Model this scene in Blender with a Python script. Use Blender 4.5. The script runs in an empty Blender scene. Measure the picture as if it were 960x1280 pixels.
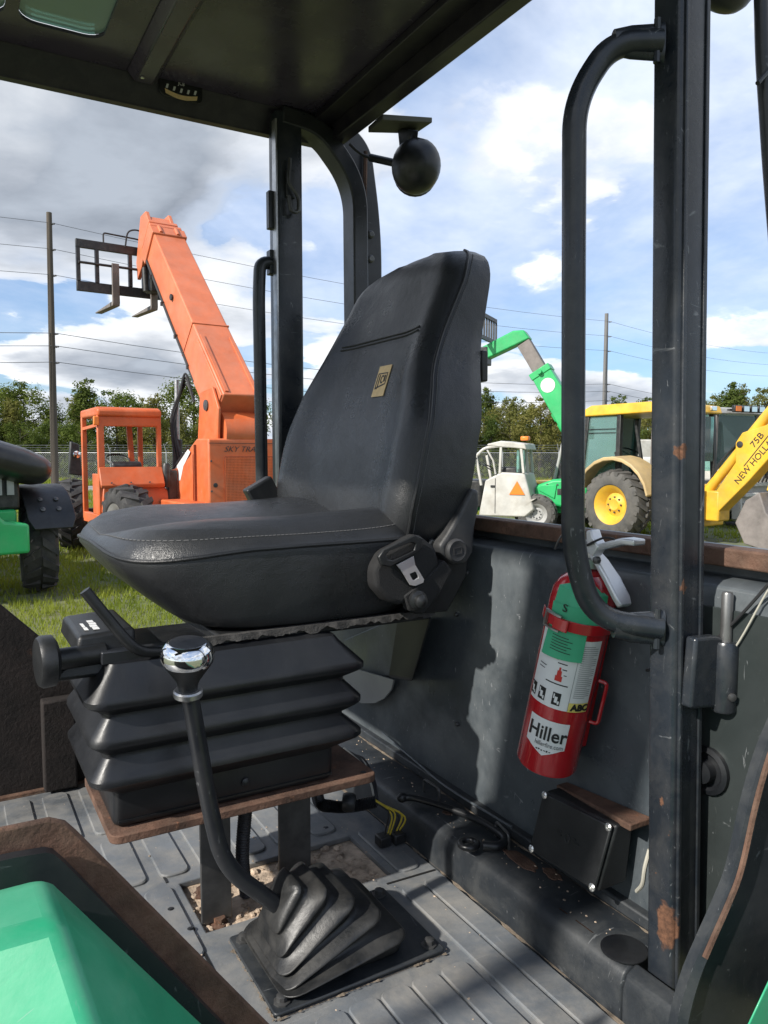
import bpy, bmesh, math, random
from mathutils import Vector, Matrix, noise as mnoise
from math import radians as R, sin, cos, pi, sqrt

SC = bpy.context.scene
COL = SC.collection
random.seed(7)

# ------------------------------------------------------------------ camera
# world X runs towards the rear of the machine, world Y across its cab, Z up
FPX, PITCH, YAW = 955.0, math.atan(75 / 955.0), R(30)
CAMP = Vector((0, 0, 1.62))
cd = bpy.data.cameras.new('camera')
cam = bpy.data.objects.new('camera', cd)
COL.objects.link(cam)
cam.location = CAMP
cam.rotation_euler = (pi / 2 - PITCH, 0, -YAW)
cd.sensor_fit = 'VERTICAL'
cd.sensor_height = 36
cd.lens = 36 * FPX / 1280
cd.clip_start = 0.02
cd.clip_end = 3000
SC.camera = cam

# ------------------------------------------------------------------ light
SUN_DIR = Vector((-0.74, -0.12, 0.52)).normalized()      # towards the sun
SUN_EL = math.asin(SUN_DIR.z)
SUN_AZ = math.atan2(SUN_DIR.x, SUN_DIR.y)
sd = bpy.data.lights.new('sun', 'SUN')
sd.energy = 4.2
sd.angle = R(1.2)
sd.color = (1.0, 0.95, 0.87)
so = bpy.data.objects.new('sun', sd)
COL.objects.link(so)
so.rotation_euler = (-SUN_DIR).to_track_quat('-Z', 'Y').to_euler()
so.location = (0, 0, 30)

SC.view_settings.view_transform = 'Standard'
SC.view_settings.look = 'None'
SC.view_settings.exposure = 0.55
SC.view_settings.gamma = 1.0
SC.render.engine = 'CYCLES'
SC.cycles.max_bounces = 6
SC.cycles.use_denoising = True


class NT:
    """small helper for writing node trees"""
    def __init__(s, tree):
        s.t = tree
        s.n = tree.nodes
        s.l = tree.links

    def add(s, kind, ins=None, **kw):
        nd = s.n.new(kind)
        for k, v in kw.items():
            setattr(nd, k, v)
        for k, v in (ins or {}).items():
            sock = nd.inputs[k]
            if isinstance(v, bpy.types.NodeSocket):
                s.l.new(v, sock)
            else:
                sock.default_value = v
        return nd

    def math(s, op, a, b=0.0, c=None, clamp=False):
        nd = s.add('ShaderNodeMath', {0: a, 1: b}, operation=op)
        if c is not None:
            if isinstance(c, bpy.types.NodeSocket):
                s.l.new(c, nd.inputs[2])
            else:
                nd.inputs[2].default_value = c
        nd.use_clamp = clamp
        return nd.outputs[0]

    def ramp(s, fac, stops):
        nd = s.add('ShaderNodeValToRGB', {0: fac})
        e = nd.color_ramp.elements
        while len(e) < len(stops):
            e.new(0.5)
        for i, (p, c) in enumerate(stops):
            e[i].position = p
            e[i].color = (c, c, c, 1) if isinstance(c, (int, float)) else (*c, 1)
        return nd.outputs[0]

    def mix(s, fac, a, b, mode='MIX'):
        nd = s.add('ShaderNodeMix', data_type='RGBA', blend_type=mode)
        for i, v in ((0, fac), (6, a), (7, b)):
            if isinstance(v, bpy.types.NodeSocket):
                s.l.new(v, nd.inputs[i])
            else:
                nd.inputs[i].default_value = v if not isinstance(v, tuple) or len(v) == 4 else (*v, 1)
        return nd.outputs[2]

    def noise(s, vec, scale, detail=4, rough=.55, dist=0.0, out=0):
        return s.add('ShaderNodeTexNoise', {'Vector': vec, 'Scale': scale, 'Detail': detail,
                                            'Roughness': rough, 'Distortion': dist}).outputs[out]


# ------------------------------------------------------------------ sky: Nishita air with broken cloud
CLOUD_SHIFT = (11.67, 12.53, 4.37)
world = bpy.data.worlds.new('World')
SC.world = world
world.use_nodes = True
W = NT(world.node_tree)
W.n.clear()
sky = W.add('ShaderNodeTexSky', sky_type='NISHITA', sun_disc=False)
sky.sun_elevation = SUN_EL
sky.sun_rotation = SUN_AZ
sky.air_density = 1.0
sky.dust_density = 1.0
sky.ozone_density = 1.5
tc = W.add('ShaderNodeTexCoord').outputs['Generated']
sep = W.add('ShaderNodeSeparateXYZ', {0: tc})
dz = W.math('MAXIMUM', sep.outputs[2], 0.0)
den = W.math('ADD', dz, 0.20)
uv = W.add('ShaderNodeCombineXYZ', {0: W.math('DIVIDE', sep.outputs[0], den), 1: W.math('DIVIDE', sep.outputs[1], den), 2: 3.7}).outputs[0]
warp = W.add('ShaderNodeVectorMath', {0: uv, 1: CLOUD_SHIFT}, operation='ADD').outputs[0]
# two decks: broken cumulus with firm edges, and a thin veil higher up
n1 = W.noise(warp, 1.35, 10, .54, .15)
big = W.noise(warp, .38, 3, .5, .2)
dens = W.math('MULTIPLY_ADD', W.math('SUBTRACT', big, .5), .55, n1)


def bank(az, el, wide, amount, d):
    """a heavier cloud bank (or a gap) round one direction of the sky"""
    a, e = YAW + R(az), R(el)
    v = W.add('ShaderNodeVectorMath', {0: tc, 1: (sin(a) * cos(e), cos(a) * cos(e), sin(e))}, operation='DOT_PRODUCT').outputs['Value']
    k = W.add('ShaderNodeMapRange', {0: v, 1: cos(R(wide)), 2: 1.0, 3: 0.0, 4: amount}, interpolation_type='SMOOTHSTEP').outputs[0]
    return W.math('ADD', d, k)


dens = bank(-26, 25, 18, .20, dens)
dens = bank(-11, 20, 13, .07, dens)
dens = bank(24, 9, 13, -.10, dens)
dens = bank(-20, 9, 9, .08, dens)
puff = W.ramp(dens, [(0.465, 0.0), (0.495, .80), (0.53, 1.0)])
n2 = W.noise(warp, .75, 7, .6, .6)
veil = W.math('MULTIPLY', W.ramp(n2, [(0.28, 0.0), (0.56, 1.0)]), W.ramp(dz, [(0.05, 0.20), (0.26, 0.97)]))
cover = W.math('MAXIMUM', puff, veil, clamp=True)
# side of a puff that looks to the sun is bright, the thick middle is grey
sh = W.add('ShaderNodeVectorMath', {0: warp, 1: (SUN_DIR.x * .22, SUN_DIR.y * .22 + .05, 0)}, operation='ADD').outputs[0]
n3 = W.noise(sh, 1.35, 10, .54, .15)
lit = W.math('MULTIPLY_ADD', W.math('SUBTRACT', n1, n3), 4.2, .60, clamp=True)
thick = W.ramp(dens, [(0.485, 0.0), (0.625, 1.0)])
pale = W.mix(lit, (4.4, 5.0, 6.0), (9.0, 9.05, 9.1))
dark = W.mix(lit, (1.75, 2.0, 2.45), (3.5, 3.9, 4.5))
cl = W.mix(W.math('MULTIPLY', thick, W.ramp(dens, [(0.56, .40), (0.70, 1.0)])), pale, dark)
vl = W.mix(W.ramp(W.noise(warp, 1.9, 6, .6), [(.35, 0.0), (.65, 1.0)]), (3.7, 4.7, 6.6), (6.4, 7.0, 8.0))
cloud = W.mix(puff, vl, cl)
air = W.mix(1.0, sky.outputs[0], (.74, .93, 1.16), 'MULTIPLY')
skycol = W.mix(cover, air, cloud)
bg = W.add('ShaderNodeBackground', {'Color': skycol, 'Strength': 0.10})
wo = W.add('ShaderNodeOutputWorld', {0: bg.outputs[0]})
# ------------------------------------------------------------------ pixel helpers (photograph 960 x 1280)
_f = Vector((sin(YAW), cos(YAW), 0))
_r = Vector((cos(YAW), -sin(YAW), 0))
_fw = _f * cos(PITCH) + Vector((0, 0, -sin(PITCH)))
_up = _r.cross(_fw)


def at(x, y, ax, v):
    """point where the ray through photo pixel x, y meets the plane axis = v"""
    d = _fw + _r * ((x - 480) / FPX) + _up * ((640 - y) / FPX)
    i = 'XYZ'.index(ax)
    return CAMP + d * ((v - CAMP[i]) / d[i])


def cf(rt, fw, z=0.0):
    """point given as metres to the right / ahead of the camera foot"""
    p = _r * rt + _f * fw
    return Vector((p.x, p.y, z))


def heading(az):
    return -(YAW + R(az))


# ------------------------------------------------------------------ objects
MATS_OF = {}


def tag(o, label=None, cat=None, group=None, kind=None):
    for k, v in (('label', label), ('category', cat), ('group', group), ('kind', kind)):
        if v:
            o[k] = v
    return o


def thing(name, label, cat, loc=(0, 0, 0), rz=0.0, group=None):
    o = bpy.data.objects.new(name, None)
    o.empty_display_size = .1
    COL.objects.link(o)
    o.location = loc
    o.rotation_euler = (0, 0, rz)
    MATS_OF[o.name] = Matrix.Translation(Vector(loc)) @ Matrix.Rotation(rz, 4, 'Z')
    return tag(o, label, cat, group)


def root_of(o):
    while o.parent:
        o = o.parent
    return o


def copy_tree(o, parent=None):
    c = o.copy()
    COL.objects.link(c)
    c.parent = parent
    for ch in list(o.children):
        copy_tree(ch, c)
    return c


def fillet(pts, rad, n=6):
    """round the corners of a polyline"""
    pts = [Vector(p) for p in pts]
    out = [pts[0]]
    for i in range(1, len(pts) - 1):
        p, a, b = pts[i], pts[i - 1] - pts[i], pts[i + 1] - pts[i]
        rr = min(rad, a.length * .49, b.length * .49)
        p0, p1 = p + a.normalized() * rr, p + b.normalized() * rr
        for k in range(n + 1):
            t = k / n
            out.append(p0 * (1 - t) ** 2 + p * 2 * t * (1 - t) + p1 * t * t)
    out.append(pts[-1])
    return out


def spline(pts, n=6):
    pts = [Vector(p) for p in pts]
    P = [pts[0] * 2 - pts[1]] + pts + [pts[-1] * 2 - pts[-2]]
    out = []
    for i in range(1, len(P) - 2):
        a, b, c, d = P[i - 1:i + 3]
        for k in range(n):
            t = k / n
            out.append(.5 * ((2 * b) + (c - a) * t + (2 * a - 5 * b + 4 * c - d) * t * t + (3 * b - a - 3 * c + d) * t ** 3))
    out.append(pts[-1])
    return out


def rrect(x0, x1, y0, y1, r, n=5):
    """rounded rectangle, counter-clockwise 2D points"""
    o = []
    for cx, cy, a in ((x1 - r, y1 - r, 0), (x0 + r, y1 - r, 90), (x0 + r, y0 + r, 180), (x1 - r, y0 + r, 270)):
        for k in range(n + 1):
            t = R(a + 90 * k / n)
            o.append((cx + r * cos(t), cy + r * sin(t)))
    return o


class MB:
    def __init__(s):
        s.v = []
        s.f = []

    def raw(s, vs, fs):
        b = len(s.v)
        s.v += [Vector(p) for p in vs]
        s.f += [tuple(b + i for i in f) for f in fs]
        return s

    def box(s, x0, x1, y0, y1, z0, z1, m=None):
        vs = [Vector((x, y, z)) for z in (z0, z1) for y in (y0, y1) for x in (x0, x1)]
        if m is not None:
            vs = [m @ p for p in vs]
        return s.raw(vs, [(0, 2, 3, 1), (4, 5, 7, 6), (0, 1, 5, 4), (2, 6, 7, 3), (0, 4, 6, 2), (1, 3, 7, 5)])

    def bar(s, a, b, w, h, up=(0, 0, 1)):
        """square bar from a to b, w across, h along up"""
        a, b = Vector(a), Vector(b)
        d = (b - a).normalized()
        u = Vector(up)
        x = d.cross(u)
        if x.length < 1e-4:
            x = d.cross(Vector((1, 0, 0)))
        x.normalize()
        u = x.cross(d)
        vs = [p + x * sx * w / 2 + u * sz * h / 2 for p in (a, b) for sx, sz in ((-1, -1), (1, -1), (1, 1), (-1, 1))]
        return s.raw(vs, [(3, 2, 1, 0), (4, 5, 6, 7), (0, 1, 5, 4), (1, 2, 6, 5), (2, 3, 7, 6), (3, 0, 4, 7)])

    def hexa(s, p):
        """eight corners: four of one face, then the four opposite ones in the same order"""
        return s.raw(p, [(3, 2, 1, 0), (4, 5, 6, 7), (0, 1, 5, 4), (1, 2, 6, 5), (2, 3, 7, 6), (3, 0, 4, 7)])

    def loft(s, rings, cap0=True, cap1=True, closed=False):
        n = len(rings[0])
        b = len(s.v)
        for r in rings:
            s.v += [Vector(p) for p in r]
        m = len(rings)
        for i in range(m if closed else m - 1):
            j = (i + 1) % m
            for k in range(n):
                q = (k + 1) % n
                s.f.append((b + i * n + k, b + i * n + q, b + j * n + q, b + j * n + k))
        if not closed:
            if cap0:
                s.f.append(tuple(b + k for k in reversed(range(n))))
            if cap1:
                s.f.append(tuple(b + (m - 1) * n + k for k in range(n)))
        return s

    def tube(s, path, r, n=12, closed=False, rs=None, flat=1.0, cap=True):
        P = [Vector(p) for p in path]
        m = len(P)
        rings = []
        prev = None
        for i in range(m):
            if closed:
                t = P[(i + 1) % m] - P[i - 1]
            else:
                t = P[min(i + 1, m - 1)] - P[max(i - 1, 0)]
            t.normalize()
            if prev is None:
                u = t.cross(Vector((0, 0, 1)))
                if u.length < .05:
                    u = t.cross(Vector((1, 0, 0)))
            else:
                u = prev - t * prev.dot(t)
            u.normalize()
            prev = u
            w = t.cross(u)
            rr = rs[i] if rs else r
            rings.append([P[i] + u * rr * cos(2 * pi * k / n) + w * rr * flat * sin(2 * pi * k / n) for k in range(n)])
        return s.loft(rings, cap, cap, closed)

    def lathe(s, prof, o=(0, 0, 0), axis=(0, 0, 1), n=28, ref=None, cap=True):
        o, a = Vector(o), Vector(axis).normalized()
        u = a.cross(Vector(ref) if ref else (Vector((0, 0, 1)) if abs(a.z) < .9 else Vector((1, 0, 0)))).normalized()
        w = a.cross(u)
        rings = [[o + a * h + (u * cos(2 * pi * k / n) + w * sin(2 * pi * k / n)) * r for k in range(n)] for r, h in prof]
        return s.loft(rings, cap, cap)

    def prism(s, poly, vec):
        """3D polygon extruded along vec"""
        p = [Vector(q) for q in poly]
        v = Vector(vec)
        return s.loft([p, [q + v for q in p]])

    def frame(s, outer, inner, vec):
        """plate with one hole: two loops of equal length, extruded"""
        v = Vector(vec)
        o, i = [Vector(q) for q in outer], [Vector(q) for q in inner]
        return s.loft([o, i, [q + v for q in i], [q + v for q in o]], closed=True)

    def sphere(s, c, rx, ry=None, rz=None, n=16, m=10, rot=None):
        ry, rz = ry or rx, rz or rx
        c = Vector(c)
        rings = []
        for i in range(1, m):
            t = pi * i / m
            rings.append([Vector((rx * sin(t) * cos(2 * pi * k / n), ry * sin(t) * sin(2 * pi * k / n), -rz * cos(t))) for k in range(n)])
        if rot is not None:
            rings = [[rot @ p for p in r] for r in rings]
        return s.loft([[c + p for p in r] for r in rings])

    def build(s, name, mat, parent=None, world=False, bevel=0.0, smooth=38, sub=0, kind=None, seg=2):
        vs = s.v
        if parent is not None and world:
            inv = MATS_OF[root_of(parent).name].inverted()
            vs = [inv @ p for p in vs]
        me = bpy.data.meshes.new(name)
        me.from_pydata([tuple(p) for p in vs], [], s.f)
        bm = bmesh.new()
        bm.from_mesh(me)
        bmesh.ops.recalc_face_normals(bm, faces=bm.faces)
        bm.to_mesh(me)
        bm.free()
        if smooth:
            me.polygons.foreach_set('use_smooth', [True] * len(me.polygons))
            if smooth < 180:
                me.set_sharp_from_angle(angle=R(smooth))
        me.materials.append(mat)
        o = bpy.data.objects.new(name, me)
        COL.objects.link(o)
        if parent is not None:
            o.parent = parent
        if bevel:
            b = o.modifiers.new('bevel', 'BEVEL')
            b.width = bevel
            b.segments = seg
            b.limit_method = 'ANGLE'
            b.angle_limit = R(35)
            b.harden_normals = False
        if sub:
            u = o.modifiers.new('sub', 'SUBSURF')
            u.levels = u.render_levels = sub
        if kind:
            o['kind'] = kind
        return o


def text(body, size, mat, parent, m, name='lettering', shear=0.0, bold=0.0, world=True, width=1.0, align='CENTER', depth=.0004):
    """flat lettering; m maps the text plane (x right, y up, z out) into the world or the thing's space"""
    cu = bpy.data.curves.new('lettering', 'FONT')
    cu.body = body
    cu.size = size
    cu.shear = shear
    cu.offset = bold
    cu.extrude = depth
    cu.align_x = align
    cu.align_y = 'CENTER'
    cu.resolution_u = 3
    o = bpy.data.objects.new('tmp_text', cu)
    COL.objects.link(o)
    dg = bpy.context.evaluated_depsgraph_get()
    me = bpy.data.meshes.new_from_object(o.evaluated_get(dg))
    COL.objects.unlink(o)
    bpy.data.objects.remove(o)
    mm = m @ Matrix.Diagonal((width, 1, 1, 1))
    if world and parent is not None:
        mm = MATS_OF[root_of(parent).name].inverted() @ mm
    me.transform(mm)
    me.materials.clear()
    me.materials.append(mat)
    me.name = name
    q = bpy.data.objects.new(name, me)
    COL.objects.link(q)
    q.parent = parent
    return q


def basis(o, x, y):
    """matrix with origin o, x axis x, y axis near y"""
    x = Vector(x).normalized()
    z = x.cross(Vector(y)).normalized()
    y = z.cross(x)
    m = Matrix((x, y, z)).transposed().to_4x4()
    m.translation = Vector(o)
    return m


# ------------------------------------------------------------------ materials
def mat(name, col, rough=.5, metal=0.0, var=.0, vscale=6.0, bump=0.0, bscale=60.0, rust=0.0, rscale=9.0, rustcol=(.125, .058, .032),
        dust=0.0, dscale=14.0, dustcol=(.30, .28, .25), scratch=0.0, spec=.5, spots=None, coat=0.0, rvar=0.0, aniso=None, trans=0.0,
        leather=False, subsurf=0.0, emit=None):
    m = bpy.data.materials.new(name)
    m.use_nodes = True
    T = NT(m.node_tree)
    bs = T.n['Principled BSDF']
    co = T.add('ShaderNodeTexCoord').outputs['Object']
    if aniso:
        co = T.add('ShaderNodeVectorMath', {0: co, 1: aniso}, operation='MULTIPLY').outputs[0]
    c = (*col, 1)
    rgh = rough
    h = None
    if var:
        nv = T.noise(co, vscale, 6, .6)
        f = T.ramp(nv, [(.3, 1 - var), (.7, 1 + var)])
        c = T.mix(1.0, c, f, 'MULTIPLY')
    if rvar:
        nr = T.noise(co, vscale * 1.7, 7, .65)
        rgh = T.add('ShaderNodeMapRange', {0: nr, 1: .3, 2: .7, 3: max(rough - rvar, .05), 4: min(rough + rvar, 1)}).outputs[0]
    if dust:
        nd = T.noise(co, dscale, 8, .7, .4)
        fd = T.math('MULTIPLY', T.ramp(nd, [(.42, 0.0), (.75, 1.0)]), dust)
        c = T.mix(fd, c, dustcol)
        if not isinstance(rgh, float):
            rgh = T.math('ADD', rgh, T.math('MULTIPLY', fd, .3), clamp=True)
    if scratch:
        cs = T.add('ShaderNodeMapping', {'Vector': co, 'Rotation': (.3, .5, .4), 'Scale': (4, 60, 14)}).outputs[0]
        ns = T.noise(cs, 3.5, 5, .6, 1.2)
        cs2 = T.add('ShaderNodeMapping', {'Vector': co, 'Rotation': (1.3, .2, -.8), 'Scale': (50, 5, 12)}).outputs[0]
        ns2 = T.noise(cs2, 3.0, 4, .6, .8)
        fs = T.math('MULTIPLY', T.math('MAXIMUM', T.ramp(ns, [(.66, 0.0), (.72, 1.0)]), T.ramp(ns2, [(.68, 0.0), (.74, 1.0)])), scratch)
        c = T.mix(fs, c, (.34, .35, .36, 1))
    rmask = None
    if rust:
        nr1 = T.noise(co, rscale, 9, .68, .3)
        rmask = T.ramp(nr1, [(.80 - rust * .45, 0.0), (.84 - rust * .45, 1.0)])
    if spots:
        wv = T.add('ShaderNodeVectorMath', {0: T.noise(co, 45, 5, .6, 0, 1), 1: (.5, .5, .5)}, operation='SUBTRACT').outputs[0]
        wv = T.add('ShaderNodeVectorMath', {0: wv, 'Scale': .03}, operation='SCALE').outputs[0]
        pw = T.add('ShaderNodeVectorMath', {0: co, 1: wv}, operation='ADD').outputs[0]
        for (p, rad, st) in spots:
            dv = T.add('ShaderNodeVectorMath', {0: pw, 1: p}, operation='SUBTRACT').outputs[0]
            dv = T.add('ShaderNodeVectorMath', {0: dv, 1: st}, operation='MULTIPLY').outputs[0]
            ln = T.add('ShaderNodeVectorMath', {0: dv}, operation='LENGTH').outputs['Value']
            k = T.ramp(T.math('DIVIDE', ln, rad), [(.85, 1.0), (1.0, 0.0)])
            rmask = k if rmask is None else T.math('MAXIMUM', rmask, k)
    if rmask is not None:
        rn = T.noise(co, 150, 7, .75)
        rc = T.mix(T.ramp(rn, [(.3, 0.0), (.7, 1.0)]), tuple(x * .25 for x in rustcol) + (1,), tuple(x * 1.5 for x in rustcol) + (1,))
        c = T.mix(rmask, c, rc)
        rgh = T.math('MAXIMUM', T.math('MULTIPLY', rmask, .88), rgh)
        if metal:
            metal = T.math('MULTIPLY', T.math('SUBTRACT', 1.0, rmask), metal)
    if leather:
        vo = T.add('ShaderNodeTexVoronoi', {'Vector': co, 'Scale': 420.0}, feature='DISTANCE_TO_EDGE').outputs[0]
        h = T.math('ADD', T.math('ADD', T.math('MULTIPLY', vo, .5), T.noise(co, 35, 6, .65)), T.math('MULTIPLY', T.noise(co, 7, 3, .5, 1.5), 2.6))
    elif bump:
        h = T.noise(co, bscale, 7, .65)
    if h is not None:
        if rmask is not None:
            h = T.math('ADD', h, T.math('MULTIPLY', rmask, .25))
        b = T.add('ShaderNodeBump', {'Strength': bump, 'Distance': .006, 'Height': h})
        T.l.new(b.outputs[0], bs.inputs['Normal'])
    for key, v in (('Base Color', c), ('Roughness', rgh), ('Metallic', metal), ('Specular IOR Level', spec), ('Coat Weight', coat), ('Transmission Weight', trans)):
        if isinstance(v, bpy.types.NodeSocket):
            T.l.new(v, bs.inputs[key])
        else:
            bs.inputs[key].default_value = v
    return m


def leaf_mat(name, a, b, trans=.35, scale=.9):
    m = bpy.data.materials.new(name)
    m.use_nodes = True
    T = NT(m.node_tree)
    T.n.clear()
    co = T.add('ShaderNodeTexCoord').outputs['Object']
    rnd = T.add('ShaderNodeObjectInfo').outputs['Random']
    n = T.noise(co, scale, 4, .65)
    f = T.ramp(n, [(.35, 0.0), (.65, 1.0)])
    c = T.mix(f, (*a, 1), (*b, 1))
    c = T.mix(T.math('MULTIPLY', rnd, .35), c, (b[0] * 1.15, b[1] * .95, b[2] * .9, 1))
    d = T.add('ShaderNodeBsdfDiffuse', {'Color': c})
    t = T.add('ShaderNodeBsdfTranslucent', {'Color': T.mix(1.0, c, (1.15, 1.2, .6, 1), 'MULTIPLY')})
    x = T.add('ShaderNodeMixShader', {0: trans, 1: d.outputs[0], 2: t.outputs[0]})
    T.add('ShaderNodeOutputMaterial', {0: x.outputs[0]})
    return m


def glass_mat(name, col, alpha=.25, rough=.03):
    """thin tinted pane: part see-through, part glossy"""
    m = bpy.data.materials.new(name)
    m.use_nodes = True
    T = NT(m.node_tree)
    T.n.clear()
    tr = T.add('ShaderNodeBsdfTransparent', {'Color': (*col, 1)})
    gl = T.add('ShaderNodeBsdfGlossy', {'Color': (.9, .95, .95, 1), 'Roughness': rough})
    df = T.add('ShaderNodeBsdfDiffuse', {'Color': (*col, 1)})
    fr = T.add('ShaderNodeFresnel', {'IOR': 1.5})
    m1 = T.add('ShaderNodeMixShader', {0: alpha, 1: tr.outputs[0], 2: df.outputs[0]})
    m2 = T.add('ShaderNodeMixShader', {0: fr.outputs[0], 1: m1.outputs[0], 2: gl.outputs[0]})
    T.add('ShaderNodeOutputMaterial', {0: m2.outputs[0]})
    return m


CAB_O = (.3, 1.1, 0.0)          # foot of the cab this photograph looks into


def cabspots(l):
    return [((p[0] - CAB_O[0], p[1] - CAB_O[1], p[2]), r, s) for p, r, s in l]


K = {}
K['paint'] = mat('black_paint', (.013, .015, .019), .36, var=.25, vscale=7, dust=.07, dscale=9, scratch=.25, rust=.17, rscale=11, rvar=.12, bump=.05, bscale=90)
K['post'] = mat('post_paint', (.014, .018, .024), .30, var=.3, vscale=5, dust=.10, dscale=18, scratch=.4, rust=.20, rscale=13, rvar=.12, bump=.06, bscale=120,
                spots=cabspots([((.748, .605, 1.035), .018, (1, 1, .55)), ((.750, .60, 1.620), .010, (1, 1, .8)), ((.755, .60, 1.46), .008, (1, 1, .7)),
                       ((.745, .615, 1.19), .006, (1, 1, .6)), ((.745, .62, 1.10), .005, (1, 1, 1)), ((.748, .60, 1.155), .004, (1, 1, 1))]))
K['wall'] = mat('wall_paint', (.055, .066, .075), .36, var=.4, vscale=4, dust=.55, dscale=5, dustcol=(.20, .215, .22), scratch=.9, rust=.0, rvar=.14, bump=.05, bscale=120)
K['corner_shade'] = mat('corner_panel_shade_paint', (.026, .032, .032), .34, var=.3, vscale=5, dust=.2, dscale=4, dustcol=(.075, .085, .085), scratch=.4, rvar=.1)  # panel colour darkened in place of shade
K['sill'] = mat('sill_paint', (.019, .023, .028), .48, var=.3, vscale=6, dust=.25, dscale=16, dustcol=(.16, .16, .15), scratch=.3, rust=.27, rscale=7, rvar=.12, bump=.10, bscale=70)
K['roof'] = mat('roof_paint', (.050, .041, .064), .26, var=.3, vscale=4, dust=.2, dscale=7, dustcol=(.10, .095, .085), rvar=.12, bump=.04, bscale=50)
K['lip'] = mat('roof_lip_paint', (.010, .008, .015), .40, var=.25, vscale=7, dust=.08, dscale=25, rust=.1, bump=.05, bscale=80)
K['rust'] = mat('rusty_steel', (.100, .052, .034), .85, var=.55, vscale=22, bump=.45, bscale=140, rust=.42, rscale=26, rustcol=(.20, .092, .050), dust=.25, dscale=60, dustcol=(.24, .17, .12))
K['darkrust'] = mat('dark_rusty_steel', (.014, .010, .009), .85, var=.6, vscale=14, bump=.4, bscale=120, rust=.3, rscale=9, rustcol=(.055, .024, .014))
K['vinyl'] = mat('black_vinyl', (.022, .0235, .026), .34, var=.35, vscale=3.2, leather=True, bump=.26, rvar=.15, dust=.10, dscale=5, dustcol=(.10, .105, .11))
K['vinyl_side'] = mat('black_vinyl_side', (.011, .012, .013), .42, var=.25, vscale=4, leather=True, bump=.25, rvar=.08, dust=.10, dscale=8, dustcol=(.07, .07, .075))
K['stitch'] = mat('grey_thread', (.12, .12, .12), .8)
K['rubber'] = mat('black_rubber', (.009, .010, .012), .38, var=.3, vscale=8, dust=.10, dscale=9, dustcol=(.14, .14, .14), rvar=.1, bump=.06, bscale=150)
K['boot'] = mat('gaiter_rubber', (.010, .011, .012), .42, var=.35, vscale=10, dust=.45, dscale=16, dustcol=(.085, .080, .072), rvar=.12, bump=.12, bscale=120)
K['plastic'] = mat('black_plastic', (.010, .011, .012), .42, var=.2, vscale=12, dust=.12, dscale=15, dustcol=(.13, .13, .13), bump=.10, bscale=400)
K['greyplastic'] = mat('grey_plastic', (.030, .031, .034), .5, var=.2, vscale=10, dust=.15, dscale=14, bump=.08, bscale=500)
K['webbing'] = mat('belt_webbing', (.012, .012, .013), .8, bump=.35, bscale=500)
K['mat'] = mat('floor_mat_rubber', (.135, .147, .160), .44, var=.32, vscale=5, dust=.75, dscale=9, dustcol=(.34, .315, .275), rvar=.12, bump=.12, bscale=160, scratch=.25)
K['dirt'] = mat('dry_dirt', (.46, .36, .27), .95, var=.5, vscale=30, bump=.9, bscale=90, rust=.25, rscale=30)
K['mud'] = mat('packed_mud', (.15, .12, .09), .95, var=.5, vscale=30, bump=.6, bscale=120)
K['chrome'] = mat('chrome', (.85, .86, .87), .07, metal=1.0, dust=.06, dscale=30, dustcol=(.2, .2, .2))
K['steel'] = mat('worn_steel', (.42, .42, .42), .38, metal=.9, var=.25, vscale=20, rvar=.12, rust=.14, rscale=14, bump=.05, bscale=200)
K['brightsteel'] = mat('bright_steel', (.66, .67, .68), .30, metal=.55, var=.08, vscale=20)
K['darksteel'] = mat('dark_steel', (.20, .20, .20), .4, metal=.7, var=.25, vscale=25, rust=.12)
K['lining'] = mat('torn_lining_cloth', (.045, .043, .041), .95, var=.5, vscale=60, bump=.5, bscale=200)
K['bracket'] = mat('bracket_olive_paint', (.075, .075, .055), .6, var=.3, vscale=20, rust=.2)
K['bolt'] = mat('dull_bolt', (.10, .10, .10), .45, metal=.6, var=.3, vscale=30)
K['brightbolt'] = mat('bright_bolt', (.62, .62, .60), .3, metal=.9)
K['red'] = mat('red_enamel', (.44, .012, .018), .22, var=.10, vscale=9, coat=.5, dust=.06, dscale=12, dustcol=(.5, .3, .28))
K['label'] = mat('label_white', (.70, .70, .69), .45, var=.06, vscale=20)
K['ink'] = mat('ink_black', (.012, .012, .012), .55)
K['inkgrey'] = mat('ink_grey', (.25, .25, .25), .6)
K['inkred'] = mat('ink_red', (.50, .03, .02), .55)
K['yellowlabel'] = mat('label_yellow', (.75, .62, .16), .5)
K['tag'] = mat('tag_green', (.05, .38, .20), .6, var=.1, vscale=20)
K['tan'] = mat('patch_tan', (.80, .57, .29), .65, var=.1, vscale=90)
K['mint'] = mat('green_paint_pale', (.028, .33, .165), .40, var=.14, vscale=7, dust=.35, dscale=6, dustcol=(.26, .52, .38), rvar=.14, coat=.1, scratch=.25, bump=.05, bscale=40)
K['green'] = mat('green_paint', (.020, .40, .12), .40, var=.15, vscale=3, dust=.12, dscale=5, coat=.2)
K['orange'] = mat('orange_paint', (.58, .120, .032), .48, var=.20, vscale=3, dust=.4, dscale=3.5, dustcol=(.52, .25, .15), rust=.12, rscale=7, scratch=.2)
K['orangedark'] = mat('orange_grille', (.22, .05, .018), .6, var=.35, vscale=60)
K['fadedorange'] = mat('faded_boom_paint', (.58, .155, .065), .48, var=.20, vscale=2.2, dust=.45, dscale=3.5, dustcol=(.52, .23, .15), rust=.17, rscale=6, scratch=.3)
K['yellow'] = mat('yellow_paint', (.68, .40, .030), .45, var=.22, vscale=3, dust=.35, dscale=4, dustcol=(.50, .37, .17), rust=.16, rscale=7)
K['tanpaint'] = mat('dusty_tan_paint', (.50, .36, .17), .65, var=.2, vscale=3, dust=.3, dscale=5)
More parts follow.
